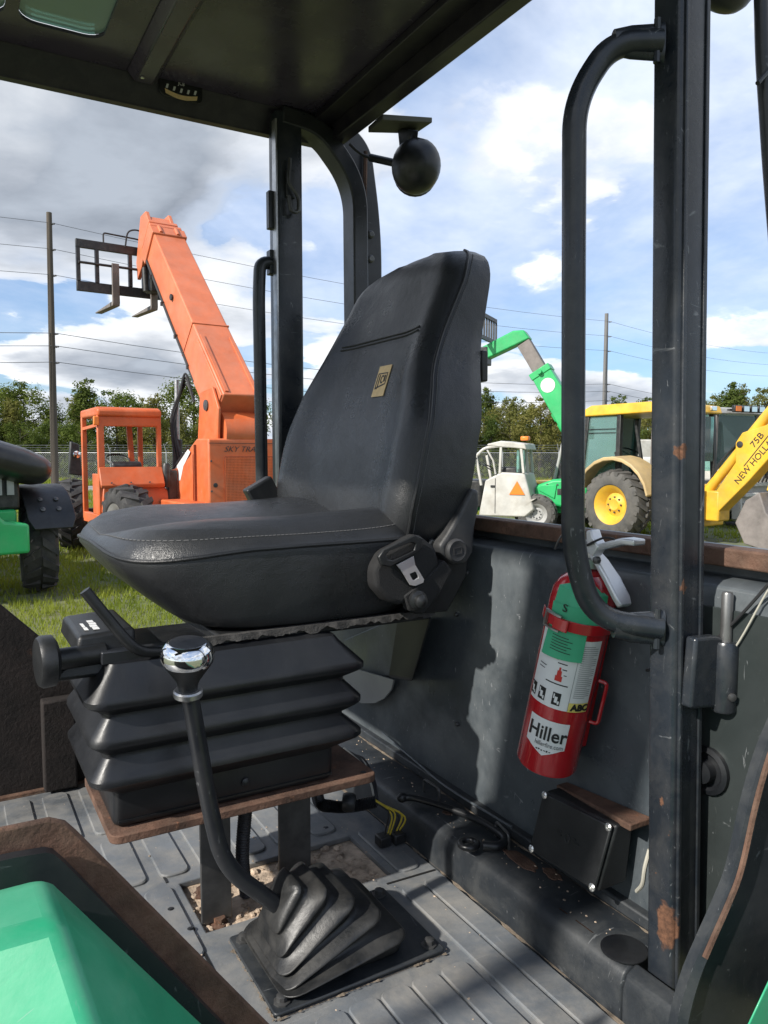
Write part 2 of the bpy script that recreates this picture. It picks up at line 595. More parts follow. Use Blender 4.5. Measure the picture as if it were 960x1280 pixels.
K['white'] = mat('white_paint', (.50, .49, .455), .5, var=.2, vscale=3, dust=.5, dscale=4, dustcol=(.33, .29, .23), rust=.12, rscale=6)
K['tyre'] = mat('tyre_rubber', (.028, .028, .029), .8, var=.3, vscale=6, dust=.35, dscale=5, dustcol=(.16, .145, .125), bump=.2, bscale=50)
K['dustytyre'] = mat('dusty_tyre_rubber', (.07, .068, .064), .85, var=.3, vscale=5, dust=.4, dscale=4, dustcol=(.22, .20, .17), bump=.2, bscale=50)
K['rimgrey'] = mat('wheel_grey', (.36, .36, .35), .5, var=.15, vscale=6, dust=.2)
K['machblack'] = mat('machine_black', (.016, .017, .018), .45, var=.3, vscale=5, dust=.15)
K['engineblack'] = mat('engine_cover_black', (.018, .018, .020), .30, var=.2, vscale=3, dust=.06)
K['paper'] = mat('weathered_paper', (.66, .66, .66), .7, var=.15, vscale=8)
K['amber'] = mat('amber_lens', (.85, .22, .03), .3)
K['tealglass'] = glass_mat('teal_glass', (.55, .80, .76), .13)
K['skylight'] = glass_mat('skylight_glass', (.42, .62, .56), .45, .1)
K['galv'] = mat('galvanised_steel', (.36, .37, .38), .45, metal=.6, var=.15, vscale=4)
K['wood'] = mat('weathered_pole_wood', (.085, .07, .055), .9, var=.3, vscale=3, bump=.3, bscale=20, aniso=(1, 1, .1))
K['palewood'] = mat('grey_pole', (.17, .165, .16), .85, var=.2, vscale=3, aniso=(1, 1, .1))
K['wire'] = mat('cable_black', (.02, .02, .022), .6)
K['lineweathered'] = mat('overhead_line_grey', (.10, .105, .115), .6)
K['yellowwire'] = mat('wire_yellow', (.55, .42, .04), .5)
K['whitewire'] = mat('wire_white', (.42, .40, .34), .6)
K['bark'] = mat('bark', (.06, .05, .04), .9, var=.3, vscale=8)
K['bucket'] = mat('bucket_steel', (.17, .15, .14), .7, var=.3, vscale=4, dust=.2)
# ================================================================== ground, gravel, grass
def ground_mat():
    m = bpy.data.materials.new('field_grass_soil')
    m.use_nodes = True
    T = NT(m.node_tree)
    bs = T.n['Principled BSDF']
    co = T.add('ShaderNodeTexCoord').outputs['Object']
    n1 = T.noise(co, .35, 6, .6)
    n2 = T.noise(co, 5.0, 7, .7)
    g = T.mix(T.ramp(n2, [(.3, 0.0), (.7, 1.0)]), (.095, .112, .055, 1), (.165, .178, .095, 1))
    d = T.mix(T.ramp(n2, [(.3, 0.0), (.7, 1.0)]), (.16, .14, .085, 1), (.22, .20, .12, 1))
    c = T.mix(T.ramp(n1, [(.50, 0.0), (.68, .75)]), g, d)
    T.l.new(c, bs.inputs['Base Color'])
    bs.inputs['Roughness'].default_value = .95
    b = T.add('ShaderNodeBump', {'Strength': .6, 'Distance': .05, 'Height': n2})
    T.l.new(b.outputs[0], bs.inputs['Normal'])
    return m


K['field'] = ground_mat()
K['gravel'] = mat('gravel', (.26, .25, .24), .95, var=.3, vscale=2.5, bump=.8, bscale=18, dust=.4, dscale=6, dustcol=(.36, .33, .29))
NS = 48
gv, gf = [], []
for i, rad in enumerate((0.001, 6, 14, 30, 60, 130, 300, 900, 2500)):
    for k in range(NS):
        a = 2 * pi * k / NS
        x, y = rad * cos(a), rad * sin(a)
        gv.append((x, y, 0))
for i in range(8):
    for k in range(NS):
        q = (k + 1) % NS
        gf.append((i * NS + k, i * NS + q, (i + 1) * NS + q, (i + 1) * NS + k))
g = MB().raw(gv, gf).build('ground', K['field'])
g['kind'] = 'structure'
# gravel track this side of the fence
tr = []
for i in range(41):
    rt = -46 + i * 2.3
    for fw, j in ((32.0, 0), (36.5, 1)):
        tr.append(cf(rt, fw + .35 * mnoise.noise(Vector((rt * .3, j * 7.0, 0))), .004))
MB().raw(tr, [(2 * i, 2 * i + 2, 2 * i + 3, 2 * i + 1) for i in range(40)]).build('gravel_track', K['gravel'])['kind'] = 'structure'

K['blade'] = leaf_mat('grass_blade', (.13, .20, .03), (.30, .34, .075), .45, .8)


def grass():
    rnd = random.Random(3)
    vs, fs = [], []
    # depth bands (near, far, tufts per m2, blade height)
    for d0, d1, dens, hh, wmul in ((2.4, 8, 420, .085, 1.0), (8, 14, 230, .10, 1.5), (14, 24, 80, .13, 2.4), (24, 32, 26, .16, 4.0), (36.6, 41, 26, .30, 5.0)):
        area = .62 * (d1 * d1 - d0 * d0)
        for i in range(int(area * dens)):
            fw = sqrt(rnd.uniform(d0 * d0, d1 * d1))
            rt = rnd.uniform(-.62, .62) * fw
            p = cf(rt, fw)
            patch = mnoise.noise(Vector((p.x * .55, p.y * .55, 2.0))) + .5 * mnoise.noise(Vector((p.x * 1.7, p.y * 1.7, 5.0)))
            if patch < -.26 + rnd.uniform(-.18, .18):
                continue
            if -1.0 < p.x < 1.1 and .5 < p.y < 2.0:
                continue
            for b in range(3):
                a = rnd.uniform(0, 2 * pi)
                h = hh * rnd.uniform(.45, 1.25) * (1 + .5 * patch)
                w = .0045 * wmul * rnd.uniform(.7, 1.3)
                ln = h * rnd.uniform(.2, .9)
                o = p + Vector((rnd.uniform(-.04, .04), rnd.uniform(-.04, .04), -.004))
                dx, dy = cos(a), sin(a)
                k = len(vs)
                vs += [(o.x - dy * w, o.y + dx * w, o.z), (o.x + dy * w, o.y - dx * w, o.z), (o.x + dx * ln, o.y + dy * ln, h)]
                fs.append((k, k + 1, k + 2))
    me = bpy.data.meshes.new('grass')
    me.from_pydata(vs, [], fs)
    me.materials.append(K['blade'])
    o = bpy.data.objects.new('grass', me)
    COL.objects.link(o)
    tag(o, 'short patchy yellow-green grass covering the yard', 'grass', kind='stuff')


grass()

# ================================================================== fence
FD = 41.0
fence = thing('chain_link_fence', 'galvanised chain-link fence with barbed wire along the far side of the yard', 'fence', cf(0, FD), heading(0))
N_PO = 27
X0, STEP = -39.0, 3.0
for i in range(N_PO):
    x = X0 + i * STEP + .35
    o = MB().tube([(x, 0, 0), (x, 0, 1.62)], .035, 8).tube([(x, 0, 1.62), (x - .10, -.10, 2.05)], .022, 6).build('fence_post', K['galv'], fence)
rl = MB().tube([(X0, 0, 1.58), (X0 + STEP * (N_PO - 1), 0, 1.58)], .026, 6).build('top_rail', K['galv'], fence)
for z, y in ((1.72, -.02), (1.85, -.055), (1.98, -.09)):
    MB().tube([(X0, y, z), (X0 + STEP * (N_PO - 1), y, z)], .006, 4).build('barbed_wire', K['galv'], fence)
mv = MB()
Hh, pit = 1.56, .115
L = STEP * (N_PO - 1)
n = int((L + Hh) / pit)
for i in range(n):
    for sgn in (1, -1):
        xa, xb = X0 - Hh + i * pit, X0 + i * pit
        za, zb = (.02, Hh) if sgn > 0 else (Hh, .02)
        w = .006
        mv.raw([(xa - w, -.01, za), (xa + w, -.01, za), (xb + w, -.01, zb), (xb - w, -.01, zb)], [(0, 1, 2, 3)])
mv.build('chain_link_mesh', K['galv'], fence, smooth=0, kind='stuff')

# ================================================================== trees behind the fence
K['leafA'] = leaf_mat('foliage_mid', (.055, .090, .022), (.165, .205, .058), .42, .45)
K['leafB'] = leaf_mat('foliage_olive', (.080, .098, .030), (.215, .215, .075), .42, .45)
K['leafC'] = leaf_mat('foliage_dark', (.042, .070, .020), (.125, .165, .046), .40, .45)


def make_tree(name, kind, lm, seed, H, Rr):
    rnd = random.Random(seed)
    t = thing(name, 'x', 'tree')
    tk = MB()
    tk.tube(spline([(0, 0, -.05), (.06, .03, H * .3), (-.05, .05, H * .6), (.03, 0, H * .92)], 3), .1, 7, rs=[.15 * (1 - .09 * i) for i in range(10)])
    limbs = []
    for i in range(11):
        z = H * (.22 + .065 * i)
        a = i * 2.4 + rnd.uniform(-.4, .4)
        ln = Rr * rnd.uniform(.5, .95) * (1 - .6 * (z / H - .2))
        e = Vector((cos(a) * ln, sin(a) * ln, z + ln * rnd.uniform(.2, .7)))
        tk.tube([(0, 0, z), e * .5 + Vector((0, 0, z * .5 + .08)), e], .04, 5, rs=[.05, .032, .012])
        limbs.append((e, ln))
    tk.build('trunk', K['bark'], t)
    vs, fs = [], []
    clumps = []
    nb = 46
    for i in range(nb):
        u = rnd.random() ** .8
        z = H * (.14 + .84 * u)
        if kind == 'cone':
            rr = Rr * (1.02 - u) * 1.05 + .12
        else:
            rr = Rr * (1 - (max(u - .45, 0) / .58) ** 2) ** .5 * (0.75 + .35 * u)
        a = rnd.uniform(0, 2 * pi)
        q = sqrt(rnd.uniform(.05, 1.0)) * rr
        clumps.append((Vector((cos(a) * q, sin(a) * q, z)), rnd.uniform(.30, .62) * (Rr / 2.0) + .12))
    for i in range(9):
        a = rnd.uniform(0, 2 * pi)
        q = rnd.uniform(0, .45) * Rr
        clumps.append((Vector((cos(a) * q, sin(a) * q, H * rnd.uniform(.88, 1.06))), rnd.uniform(.12, .28)))
    for c, cr in clumps:
        nl = int(95 * (cr / .5) ** 1.6) + 16
        for k in range(nl):
            d = Vector((rnd.gauss(0, 1), rnd.gauss(0, 1), rnd.gauss(0, .85)))
            d = d.normalized() * cr * rnd.uniform(.35, 1.12)
            p = c + d
            s = rnd.uniform(.055, .125)
            nrm = (d.normalized() + Vector((rnd.uniform(-.7, .7), rnd.uniform(-.7, .7), rnd.uniform(-.2, .9)))).normalized()
            u = nrm.orthogonal().normalized()
            w = nrm.cross(u)
            ang = rnd.uniform(0, pi)
            u, w = u * cos(ang) + w * sin(ang), w * cos(ang) - u * sin(ang)
            b = len(vs)
            vs += [p - u * s * .6, p + w * s * .5, p + u * s, p - w * s * .5]
            fs.append((b, b + 1, b + 2, b + 3))
    me = bpy.data.meshes.new('crown')
    me.from_pydata([tuple(v) for v in vs], [], fs)
    me.materials.append(lm)
    o = bpy.data.objects.new('crown', me)
    COL.objects.link(o)
    o.parent = t
    return t


protos = {'bushy': [make_tree('bushy_tree', 'round', K['leafA'], 11, 6.0, 2.3), make_tree('bushy_tree', 'round', K['leafC'], 12, 5.6, 2.4)],
          'olive': [make_tree('olive_green_tree', 'round', K['leafB'], 13, 5.8, 2.1)],
          'pine': [make_tree('young_pine_tree', 'cone', K['leafC'], 14, 6.4, 1.7), make_tree('young_pine_tree', 'cone', K['leafB'], 15, 6.2, 1.6)]}
TL = {'bushy': ('mid-green bushy round tree in the tree line behind the chain-link fence', 'bushy trees behind the fence'),
      'olive': ('olive-green loose-crowned tree in the tree line behind the chain-link fence', 'olive trees behind the fence'),
      'pine': ('young cone-shaped pine in the tree line behind the chain-link fence', 'young pines behind the fence')}
KIND = {'bushy': 'mid-green bushy tree', 'olive': 'olive-green loose tree', 'pine': 'young cone-shaped pine'}
PLACES = [(58, 'behind the green machine'), (102, 'beside the dark pole'), (212, 'behind the orange cab'), (345, 'behind the orange boom'), (600, 'behind the seat'),
          (705, 'behind the compact telehandler'), (835, 'behind the yellow cab'), (9999, 'behind the white backhoe')]
used = set()
rt = random.Random(21)
x = -34.0
row = 0
spots = []
while x < 36:
    spots.append((x, rt.uniform(47, 50)))
    x += rt.uniform(1.15, 1.8)
x = -40.0
while x < 42:
    spots.append((x, rt.uniform(52, 56)))
    x += rt.uniform(1.4, 2.1)
for i, (x, d) in enumerate(spots):
    k = rt.choice(['bushy', 'bushy', 'olive', 'pine', 'bushy']) if x < 5 else rt.choice(['bushy', 'olive', 'pine', 'pine', 'olive'])
    if 20 < x + 30 < 24.5:
        continue
    px = 480 + FPX * x / d
    if px < -170 or px > 1130:
        continue
    pr = rt.choice(protos[k])
    if pr.name not in used:
        o = pr
        used.add(pr.name)
    else:
        o = copy_tree(pr)
    place = [w for lim, w in PLACES if px < lim][0]
    o['label'] = '%s %s %s' % (KIND[k], 'in the front row of the tree line' if d < 51 else 'in the back row of the tree line', place)
    o['group'] = TL[k][1]
    s = rt.uniform(.70, 1.14) * (1.0 if d < 51 else 1.14) * (.92 if x > 0 else 1.0)
    s *= .82 * (1 - .10 * cos(x * .33 + 1.0))
    o.location = cf(x, d)
    o.rotation_euler = (0, 0, rt.uniform(0, 6.28))
    o.scale = (s * rt.uniform(1.0, 1.2), s * rt.uniform(1.0, 1.2), s)
# low brush that closes the gaps at the foot of the trees
K['brush'] = leaf_mat('undergrowth_leaf', (.030, .052, .014), (.10, .125, .035), .3, .5)
bv, bf = [], []
rb = random.Random(5)
for i in range(26000):
    xx = rb.uniform(-42, 44)
    dd = rb.uniform(44.5, 58)
    hmax = 2.0 + .9 * mnoise.noise(Vector((xx * .4, dd * .3, 1)))
    if dd < 46.5:
        hmax *= .45
    p = cf(xx, dd, rb.uniform(0, 1) ** .8 * hmax)
    s = rb.uniform(.10, .2)
    nrm = Vector((rb.uniform(-1, 1), rb.uniform(-1, 1), rb.uniform(-.2, 1))).normalized()
    u = nrm.orthogonal().normalized()
    w = nrm.cross(u)
    b = len(bv)
    bv += [p - u * s, p + w * s * .7, p + u * s, p - w * s * .7]
    bf.append((b, b + 1, b + 2, b + 3))
me = bpy.data.meshes.new('undergrowth')
me.from_pydata([tuple(v) for v in bv], [], bf)
me.materials.append(K['brush'])
o = bpy.data.objects.new('undergrowth', me)
COL.objects.link(o)
tag(o, 'dense low undergrowth at the foot of the tree line', 'undergrowth', kind='stuff')

# ================================================================== utility poles and lines
PA, PB = cf(-14.65, 34), cf(16.9, 59)
PH = {'a': 11.95, 'b': 12.1}
pa = thing('utility_pole', 'tall dark weathered wooden utility pole in front of the tree line, beside the orange machine', 'utility pole', PA)
MB().tube([(0, 0, -.2), (.12, -.1, PH['a'])], .13, 10, rs=[.17, .115]).build('pole', K['wood'], pa)
pb = thing('utility_pole', 'grey utility pole with stacked insulators rising behind the yellow backhoe cab', 'utility pole', PB)
MB().tube([(0, 0, -.2), (0, 0, PH['b'])], .15, 10, rs=[.21, .14]).build('pole', K['palewood'], pb)
hs = [11.45, 10.35, 9.25, 6.75, 6.2, 5.5]
PC = PA - (PB - PA) * .8
PD = PB + (PB - PA) * .8
for P, root in ((PA, pa), (PB, pb)):
    for h in hs:
        MB().lathe([(.02, 0), (.045, .03), (.03, .08), (.05, .12), (.03, .17), (.045, .21), (.01, .25)], (.13, -.10, h), (.7, -.5, .1), 8).build('insulator', K['bolt'], root)
for i, h in enumerate(hs):
    pts = []
    for a, b in ((PC, PA), (PA, PB), (PB, PD)):
        for k in range(12):
            t = k / 12
            p = a.lerp(b, t)
            pts.append(Vector((p.x + .2, p.y - .15, h + .06 - 4 * (.55 if i < 3 else .75) * t * (1 - t))))
    nm = ('topmost', 'second', 'third', 'fourth', 'fifth', 'lowest')[i]
    tag(MB().tube(pts, .011 if i < 3 else .014, 5).build('power_line', K['lineweathered']),
        '%s thin dark overhead line strung between the two utility poles' % nm, 'power line', 'overhead lines')

# pale trailer seen through the backhoe cab
trl = thing('white_trailer', 'long low white box trailer behind the yellow backhoe cab', 'trailer', cf(12.6, 31), heading(84))
MB().box(-1.1, 1.1, -3, 3, .75, 2.1).build('body', K['white'], trl, bevel=.04)
for yy in (-2.6, -1.7):
    for xx in (-1.0, .8):
        MB().lathe([(.28, 0), (.36, .04), (.36, .18), (.28, .22)], (xx, yy, .36), (1, 0, 0), 16).build('wheel', K['tyre'], trl)
MB().box(-1.13, -1.10, -2.9, 2.9, 1.45, 1.52).build('side_rail', K['galv'], trl)
MB().box(-.06, .06, 3, 4.2, .6, .72).build('drawbar', K['machblack'], trl)
# ================================================================== the open cab
cab = thing('telehandler_cab', 'open black rusting telehandler cab of posts, roof, rear wall and rubber-matted floor', 'machine cab', CAB_O)
FL = .90


def part(mb, name, m, parent=cab, **kw):
    return mb.build(name, m, parent, world=True, **kw)


# ---- floor plate and rubber mat with raised pads
part(MB().box(-.75, .718, .56, 1.735, FL - .03, FL - .012), 'floor_plate', K['dirt'])
HX0, HX1, HY0, HY1 = .318, .64, 1.085, 1.236          # opening round the seat legs
mats = part(MB().frame([(-.74, .57, FL - .012), (.715, .57, FL - .012), (.715, 1.73, FL - .012), (-.74, 1.73, FL - .012)],
                       [(HX0, HY0, FL - .012), (HX1, HY0, FL - .012), (HX1, HY1, FL - .012), (HX0, HY1, FL - .012)], (0, 0, .010)),
            'rubber_mat', K['mat'], bevel=.002)


def pad(x0, x1, y0, y1, r=.016):
    m = MB()
    base = rrect(x0, x1, y0, y1, r, 4)
    ins = rrect(x0 + .002, x1 - .002, y0 + .002, y1 - .002, r - .0015, 4)
    m.loft([[(p[0], p[1], FL - .002) for p in base], [(p[0], p[1], FL + .0008) for p in base], [(p[0], p[1], FL + .0024) for p in ins]])
    part(m, 'mat_pad', K['mat'], mats, smooth=12)


xs = -.70
while xs < .60:
    pad(xs, xs + .050, 1.262, 1.440)
    pad(xs, xs + .050, 1.470, 1.700)
    xs += .071
for x0 in (.652,):
    pad(x0, x0 + .045, 1.075, 1.24)
# nearer mats: long strips beside the gear lever and smaller ones in front of it
for x0 in (.6265, .6705):
    pad(x0, x0 + .0405, .60, 1.035, .012)
for x0 in (.330, .378, .426, .474, .522, .570):
    pad(x0, x0 + .0445, .60, .838, .012)
for x0 in (-.05, .02, .09, .16, .23):
    pad(x0, x0 + .050, .60, .98)
for x0 in (.055, .125, .195, .256):
    pad(x0, x0 + .046, 1.03, 1.235)
# joints between the mats
for a, b in (((.30, 1.06), (.30, .60)), ((.618, 1.06), (.712, 1.056)), ((.300, 1.248), (.29, 1.70))):
    part(MB().bar((a[0], a[1], FL - .0015), (b[0], b[1], FL - .0015), .0035, .0020), 'mat_joint', K['ink'], mats, smooth=0)
for p in ((.285, 1.165), (.298, 1.10), (.46, 1.31), (.61, 1.28)):
    part(MB().sphere((p[0], p[1], FL), .007, .007, .004, 10, 6), 'mat_stud', K['rubber'], mats)
# lumps of dirt in the opening
rd = random.Random(9)
dm = MB()
for i in range(150):
    x, y = rd.uniform(HX0 + .006, HX1 - .006), rd.uniform(HY0 + .006, HY1 - .006)
    s = rd.uniform(.002, .0075)
    dm.sphere((x, y, FL - .011), s, s * rd.uniform(.7, 1.4), s * .8, 6, 5)
part(dm, 'dirt_lumps', K['dirt'], kind='stuff')

# ---- sill step and rear wall
prof = [(.717, .872), (.717, .945), (.724, .962), (.738, .970), (.800, .970), (.812, .968), (.822, .985), (.822, .872)]
part(MB().prism([(x, .643, z) for x, z in prof], (0, 1.092, 0)), 'sill_step', K['sill'], bevel=.004)
part(MB().prism([(.717, .50, .60), (.717, .50, .945), (.724, .50, .962), (.738, .50, .9695), (.7445, .50, .9695), (.7445, .50, .60)], (0, .142, 0)), 'sill_end', K['sill'], bevel=.003)
part(MB().box(.806, .823, .46, 1.735, .969, .988), 'wall_foot_flange', K['sill'], bevel=.003)
prof = [(.820, .960), (.820, 1.440), (.826, 1.454), (.840, 1.460), (.874, 1.461), (.874, 1.500), (.888, 1.500), (.888, .960)]
wall = part(MB().prism([(x, .36, z) for x, z in prof], (0, 1.375, 0)), 'rear_wall', K['wall'], bevel=.003)
part(MB().box(.8165, .8195, .361, .655, .99, 1.430), 'corner_panel', K['corner_shade'], wall, bevel=.001)  # its darker paint stands in for shade right of the post
rail = part(MB().box(.842, .8735, .36, 1.735, 1.4765, 1.5005), 'wall_top_rail', K['rust'], bevel=.003)
for (px, py) in ((585, 716), (571, 768), (572, 905)):
    p = at(px, py, 'X', .8195)
    part(MB().lathe([(.0045, 0), (.0045, .003), (.003, .005)], p, (-1, 0, 0), 8), 'wall_rivet', K['bolt'], wall)
# round rubber plug and blank cover
p = at(886, 962, 'X', .8165)
part(MB().lathe([(.030, 0), (.030, .006), (.024, .008), (.020, .004), (.014, .004), (.014, .016), (.004, .018)], p, (-1, 0, 0), 24), 'wall_plug', K['rubber'], wall)
part(MB().lathe([(.030, 0), (.030, .0015), (.027, .003), (.004, .0032)], at(780, 1187, 'Z', .970), (0, 0, 1), 28), 'sill_cover', K['rubber'])
# raised panel added for the wall's sunlit patch and a curved deflector below it
part(MB().hexa([at(430, 800, 'X', .815), at(500, 770, 'X', .815), at(490, 845, 'X', .815), at(425, 850, 'X', .815),
                at(430, 800, 'X', .8195), at(500, 770, 'X', .8195), at(490, 845, 'X', .8195), at(425, 850, 'X', .8195)]), 'sun_patch_panel', K['wall'], wall, bevel=.003)
cl = [at(430, 832, 'X', .80), at(492, 850, 'X', .80), at(489, 862, 'X', .80), at(480, 873, 'X', .80), at(468, 879, 'X', .80), at(452, 879, 'X', .80), at(436, 872, 'X', .80), at(420, 850, 'X', .80)]
part(MB().prism(cl, (.004, 0, 0)), 'curved_deflector', K['galv'], wall)
# dark box hanging behind the seat
part(MB().hexa([at(497, 775, 'X', .765), at(540, 770, 'X', .765), at(516, 852, 'X', .765), at(486, 846, 'X', .765),
                at(497, 775, 'X', .8145), at(540, 770, 'X', .8145), at(516, 852, 'X', .8145), at(486, 846, 'X', .8145)]), 'vent_box', K['plastic'], wall, bevel=.005)
# rust eaten into the sill
for px, py, rr, st in ((652, 1075, .030, (2.2, .75)), (690, 1092, .016, (1.5, .7)), (560, 1015, .010, (1, 1)), (700, 1170, .008, (1, .5)), (672, 1152, .010, (.8, 1.2))):
    p = at(px, py, 'Z', .9705)
    ring = []
    for k in range(26):
        a = 2 * pi * k / 26
        q = rr * (1 + .38 * mnoise.noise(Vector((cos(a) * 1.7 + px, sin(a) * 1.7, 3))))
        x = min(max(p.x + q * cos(a) / st[0], .742), .803)
        ring.append((x, p.y + q * sin(a) / st[1], .9695))
    part(MB().loft([ring, [((v[0] - p.x) * .9 + p.x, (v[1] - p.y) * .9 + p.y, .9712) for v in ring]]), 'rust_patch', K['rust'])
part(MB().tube(spline([at(478, 916, 'X', .804), at(520, 952, 'X', .804), at(560, 985, 'X', .804), at(640, 1034, 'X', .804)], 5), .0022, 6), 'weld_bead', K['wall'])

# ---- far side panel, rusty, cut on a slope
part(MB().prism([(-.75, 1.738, .885), (.86, 1.738, .885), (.86, 1.738, 1.02), (.44, 1.738, 1.02), (.172, 1.738, 1.223), (.092, 1.738, 1.308), (-.10, 1.738, 1.50), (-.75, 1.738, 1.50)], (0, .012, 0)),
     'side_panel', K['darkrust'], bevel=.002)
part(MB().box(-.74, .30, 1.722, 1.737, .889, .905), 'side_panel_foot', K['rust'], bevel=.002)
part(MB().box(.16, .225, 1.70, 1.736, .905, 1.10), 'side_bracket', K['darkrust'], bevel=.004)

# ---- near left-hand door post with grab handle and hinge
PX0, PX1, PY0, PY1 = .7455, .7925, .600, .640
pp = rrect(PX0, PX1, PY0, PY1, .007, 4)


def lean(p):
    """the door post stands slightly out of plumb"""
    p = Vector(p)
    return p + _r * (-.0205 * (p.z - 1.37))


def leaned(mb):
    mb.v = [lean(p) for p in mb.v]
    return mb


post = part(leaned(MB().loft([[(x, y, .45) for x, y in pp], [(x, y, 2.42) for x, y in pp]])), 'door_post', K['post'], smooth=50)
part(leaned(MB().box(PX0 + .0065, PX0 + .0125, PY0 - .0035, PY0 + .002, .45, 2.42)), 'post_seam', K['post'], post, bevel=.0015)
part(leaned(MB().box(PX1 - .004, PX1 + .002, PY0 - .002, PY0 + .010, .45, 2.42)), 'post_flange', K['post'], post, bevel=.001)
LD = Vector((-.866, .5, 0))                       # the handle stands off to the side of the post
pc = Vector((.752, .612, 0))


def hp(px, py):
    """point of the handle seen at a pixel, in the upright plane through the post along LD"""
    d = _fw + _r * ((px - 480) / FPX) + _up * ((640 - py) / FPX)
    nn = Vector((LD.y, -LD.x, 0))
    return CAMP + d * ((pc - CAMP).dot(nn) / d.dot(nn))


hpath = fillet([hp(826, 53), hp(764, 54), hp(718, 125), hp(716, 690), hp(742, 774), hp(826, 785)], .055, 9)
hh = part(MB().tube(hpath, .0138, 18), 'grab_handle', K['post'], smooth=60)
for py in (53, 785):
    a, b = hp(766, py + (0 if py < 100 else -1)), hp(830, py)
    dd = (b - a).normalized()
    m = MB()
    rings = []
    side = dd.cross(Vector((0, 0, 1))).normalized()
    for t, hz, hx in ((0, .0130, .0130), (.35, .0185, .0085), (.8, .0205, .006), (1.0, .0225, .006)):
        c = a.lerp(b, t)
        rings.append([c + Vector((0, 0, hz * sin(2 * pi * k / 16))) + side * hx * cos(2 * pi * k / 16) for k in range(16)])
    m.loft(rings)
    part(m, 'handle_end', K['post'], hh, smooth=60)
    for sgn in (1, -1):
        w = [hp(818, py) + Vector((0, -.004, -.024 + .012 * i)) for i in range(5)]
    part(MB().tube(w, .004, 8), 'weld_bead', K['post'], hh)
# hinge: plate, barrel, upright pin
hg = part(MB().prism([(PX1 - .040, .5965, 1.318), (PX1 - .034, .5965, 1.402), (PX1 + .004, .5965, 1.400), (.812, .5965, 1.396), (.812, .5965, 1.316), (PX1 + .0, .5965, 1.312)], (0, -.016, 0)), 'hinge_plate', K['post'], bevel=.004, seg=3)
hb = Vector((.812, .580, 0))
part(MB().lathe([(.0135, 1.306), (.0155, 1.309), (.0155, 1.388), (.0135, 1.392)], hb, (0, 0, 1), 22), 'hinge_barrel', K['post'], hg)
part(MB().lathe([(.0068, 1.392), (.0068, 1.449), (.0055, 1.452)], hb, (0, 0, 1), 16), 'hinge_pin', K['darksteel'], hg)
part(MB().lathe([(.005, 0), (.005, .003), (.002, .004)], hb + Vector((-.006, -.0145, 1.328)), (-.4, -1, 0), 10), 'grease_nipple', K['bolt'], hg)

# ---- curved lower door surround beside the post
cpx = [(975, 900), (957, 945), (940, 1005), (922, 1085), (906, 1128), (884, 1178), (866, 1222), (852, 1275), (846, 1330)]
cur = spline([at(x, y, 'Y', .50) for x, y in cpx], 5)
m = MB()
rings = []
for p in cur:
    rings.append([p + Vector(q) for q in ((-.007, 0, 0), (.003, -.006, 0), (.009, -.004, 0), (.009, .012, 0), (-.004, .012, 0))])
m.loft(rings)
part(m, 'door_surround', K['sill'], smooth=35)
part(MB().tube([p + Vector((.000, -.0045, .001)) for p in cur[:28]], .0034, 6), 'door_seal_edge', K['rust'])
rings = [[p + Vector((.0095, .0, 0)), p + Vector((.30, -.03, -.06)), p + Vector((.30, -.01, -.06)), p + Vector((.0095, .008, 0))] for p in cur]
part(MB().loft(rings), 'outer_panel', K['paint'], smooth=40)
part(MB().hexa([at(930, 1290, 'Y', .42), at(960, 1226, 'Y', .42), at(1010, 1180, 'Y', .42), at(1010, 1300, 'Y', .42),
                at(930, 1290, 'Y', .45), at(960, 1226, 'Y', .45), at(1010, 1180, 'Y', .45), at(1010, 1300, 'Y', .45)]), 'rear_fender', K['mint'], bevel=.004)
part(MB().tube(spline([at(808, 838, 'X', .815), at(850, 830, 'X', .812), at(905, 790, 'X', .812), at(965, 725, 'X', .81), at(1000, 680, 'X', .82)], 6), .0020, 8), 'black_cable', K['wire'])
part(MB().tube(spline([at(890, 852, 'X', .815), at(925, 800, 'X', .812), at(965, 730, 'X', .812), at(1000, 690, 'X', .814)], 6), .0012, 8), 'white_cable', K['whitewire'])

# ---- far posts
q = rrect(.684, .748, 1.672, 1.722, .006, 3)
fp = part(MB().loft([[(x, y, .90) for x, y in q], [(x, y, 2.39) for x, y in q]]), 'far_post', K['post'], smooth=50)
part(MB().box(.680, .684, 1.668, 1.690, 1.02, 2.37), 'post_strip', K['steel'], fp)
part(MB().box(.668, .684, 1.682, 1.700, 2.13, 2.215), 'post_keeper', K['paint'], fp, bevel=.002)
part(MB().box(.704, .726, 1.664, 1.672, 2.20, 2.262), 'latch_plate', K['paint'], fp, bevel=.002)
part(MB().tube(fillet([(.712, 1.66, 2.285), (.705, 1.655, 2.23), (.728, 1.65, 2.20), (.728, 1.65, 2.165), (.708, 1.65, 2.165), (.706, 1.655, 2.20)], .012, 4), .0045, 8), 'latch_hook', K['bolt'], fp)
fh = fillet([(.690, 1.700, 2.058), (.652, 1.70, 2.055), (.648, 1.70, 1.98), (.650, 1.70, 1.50), (.690, 1.70, 1.44)], .035, 6)
part(MB().tube(fh, .0145, 14), 'far_grab_handle', K['post'])
part(MB().box(.672, .690, 1.688, 1.712, 2.03, 2.085), 'handle_bracket', K['post'], fp, bevel=.002)
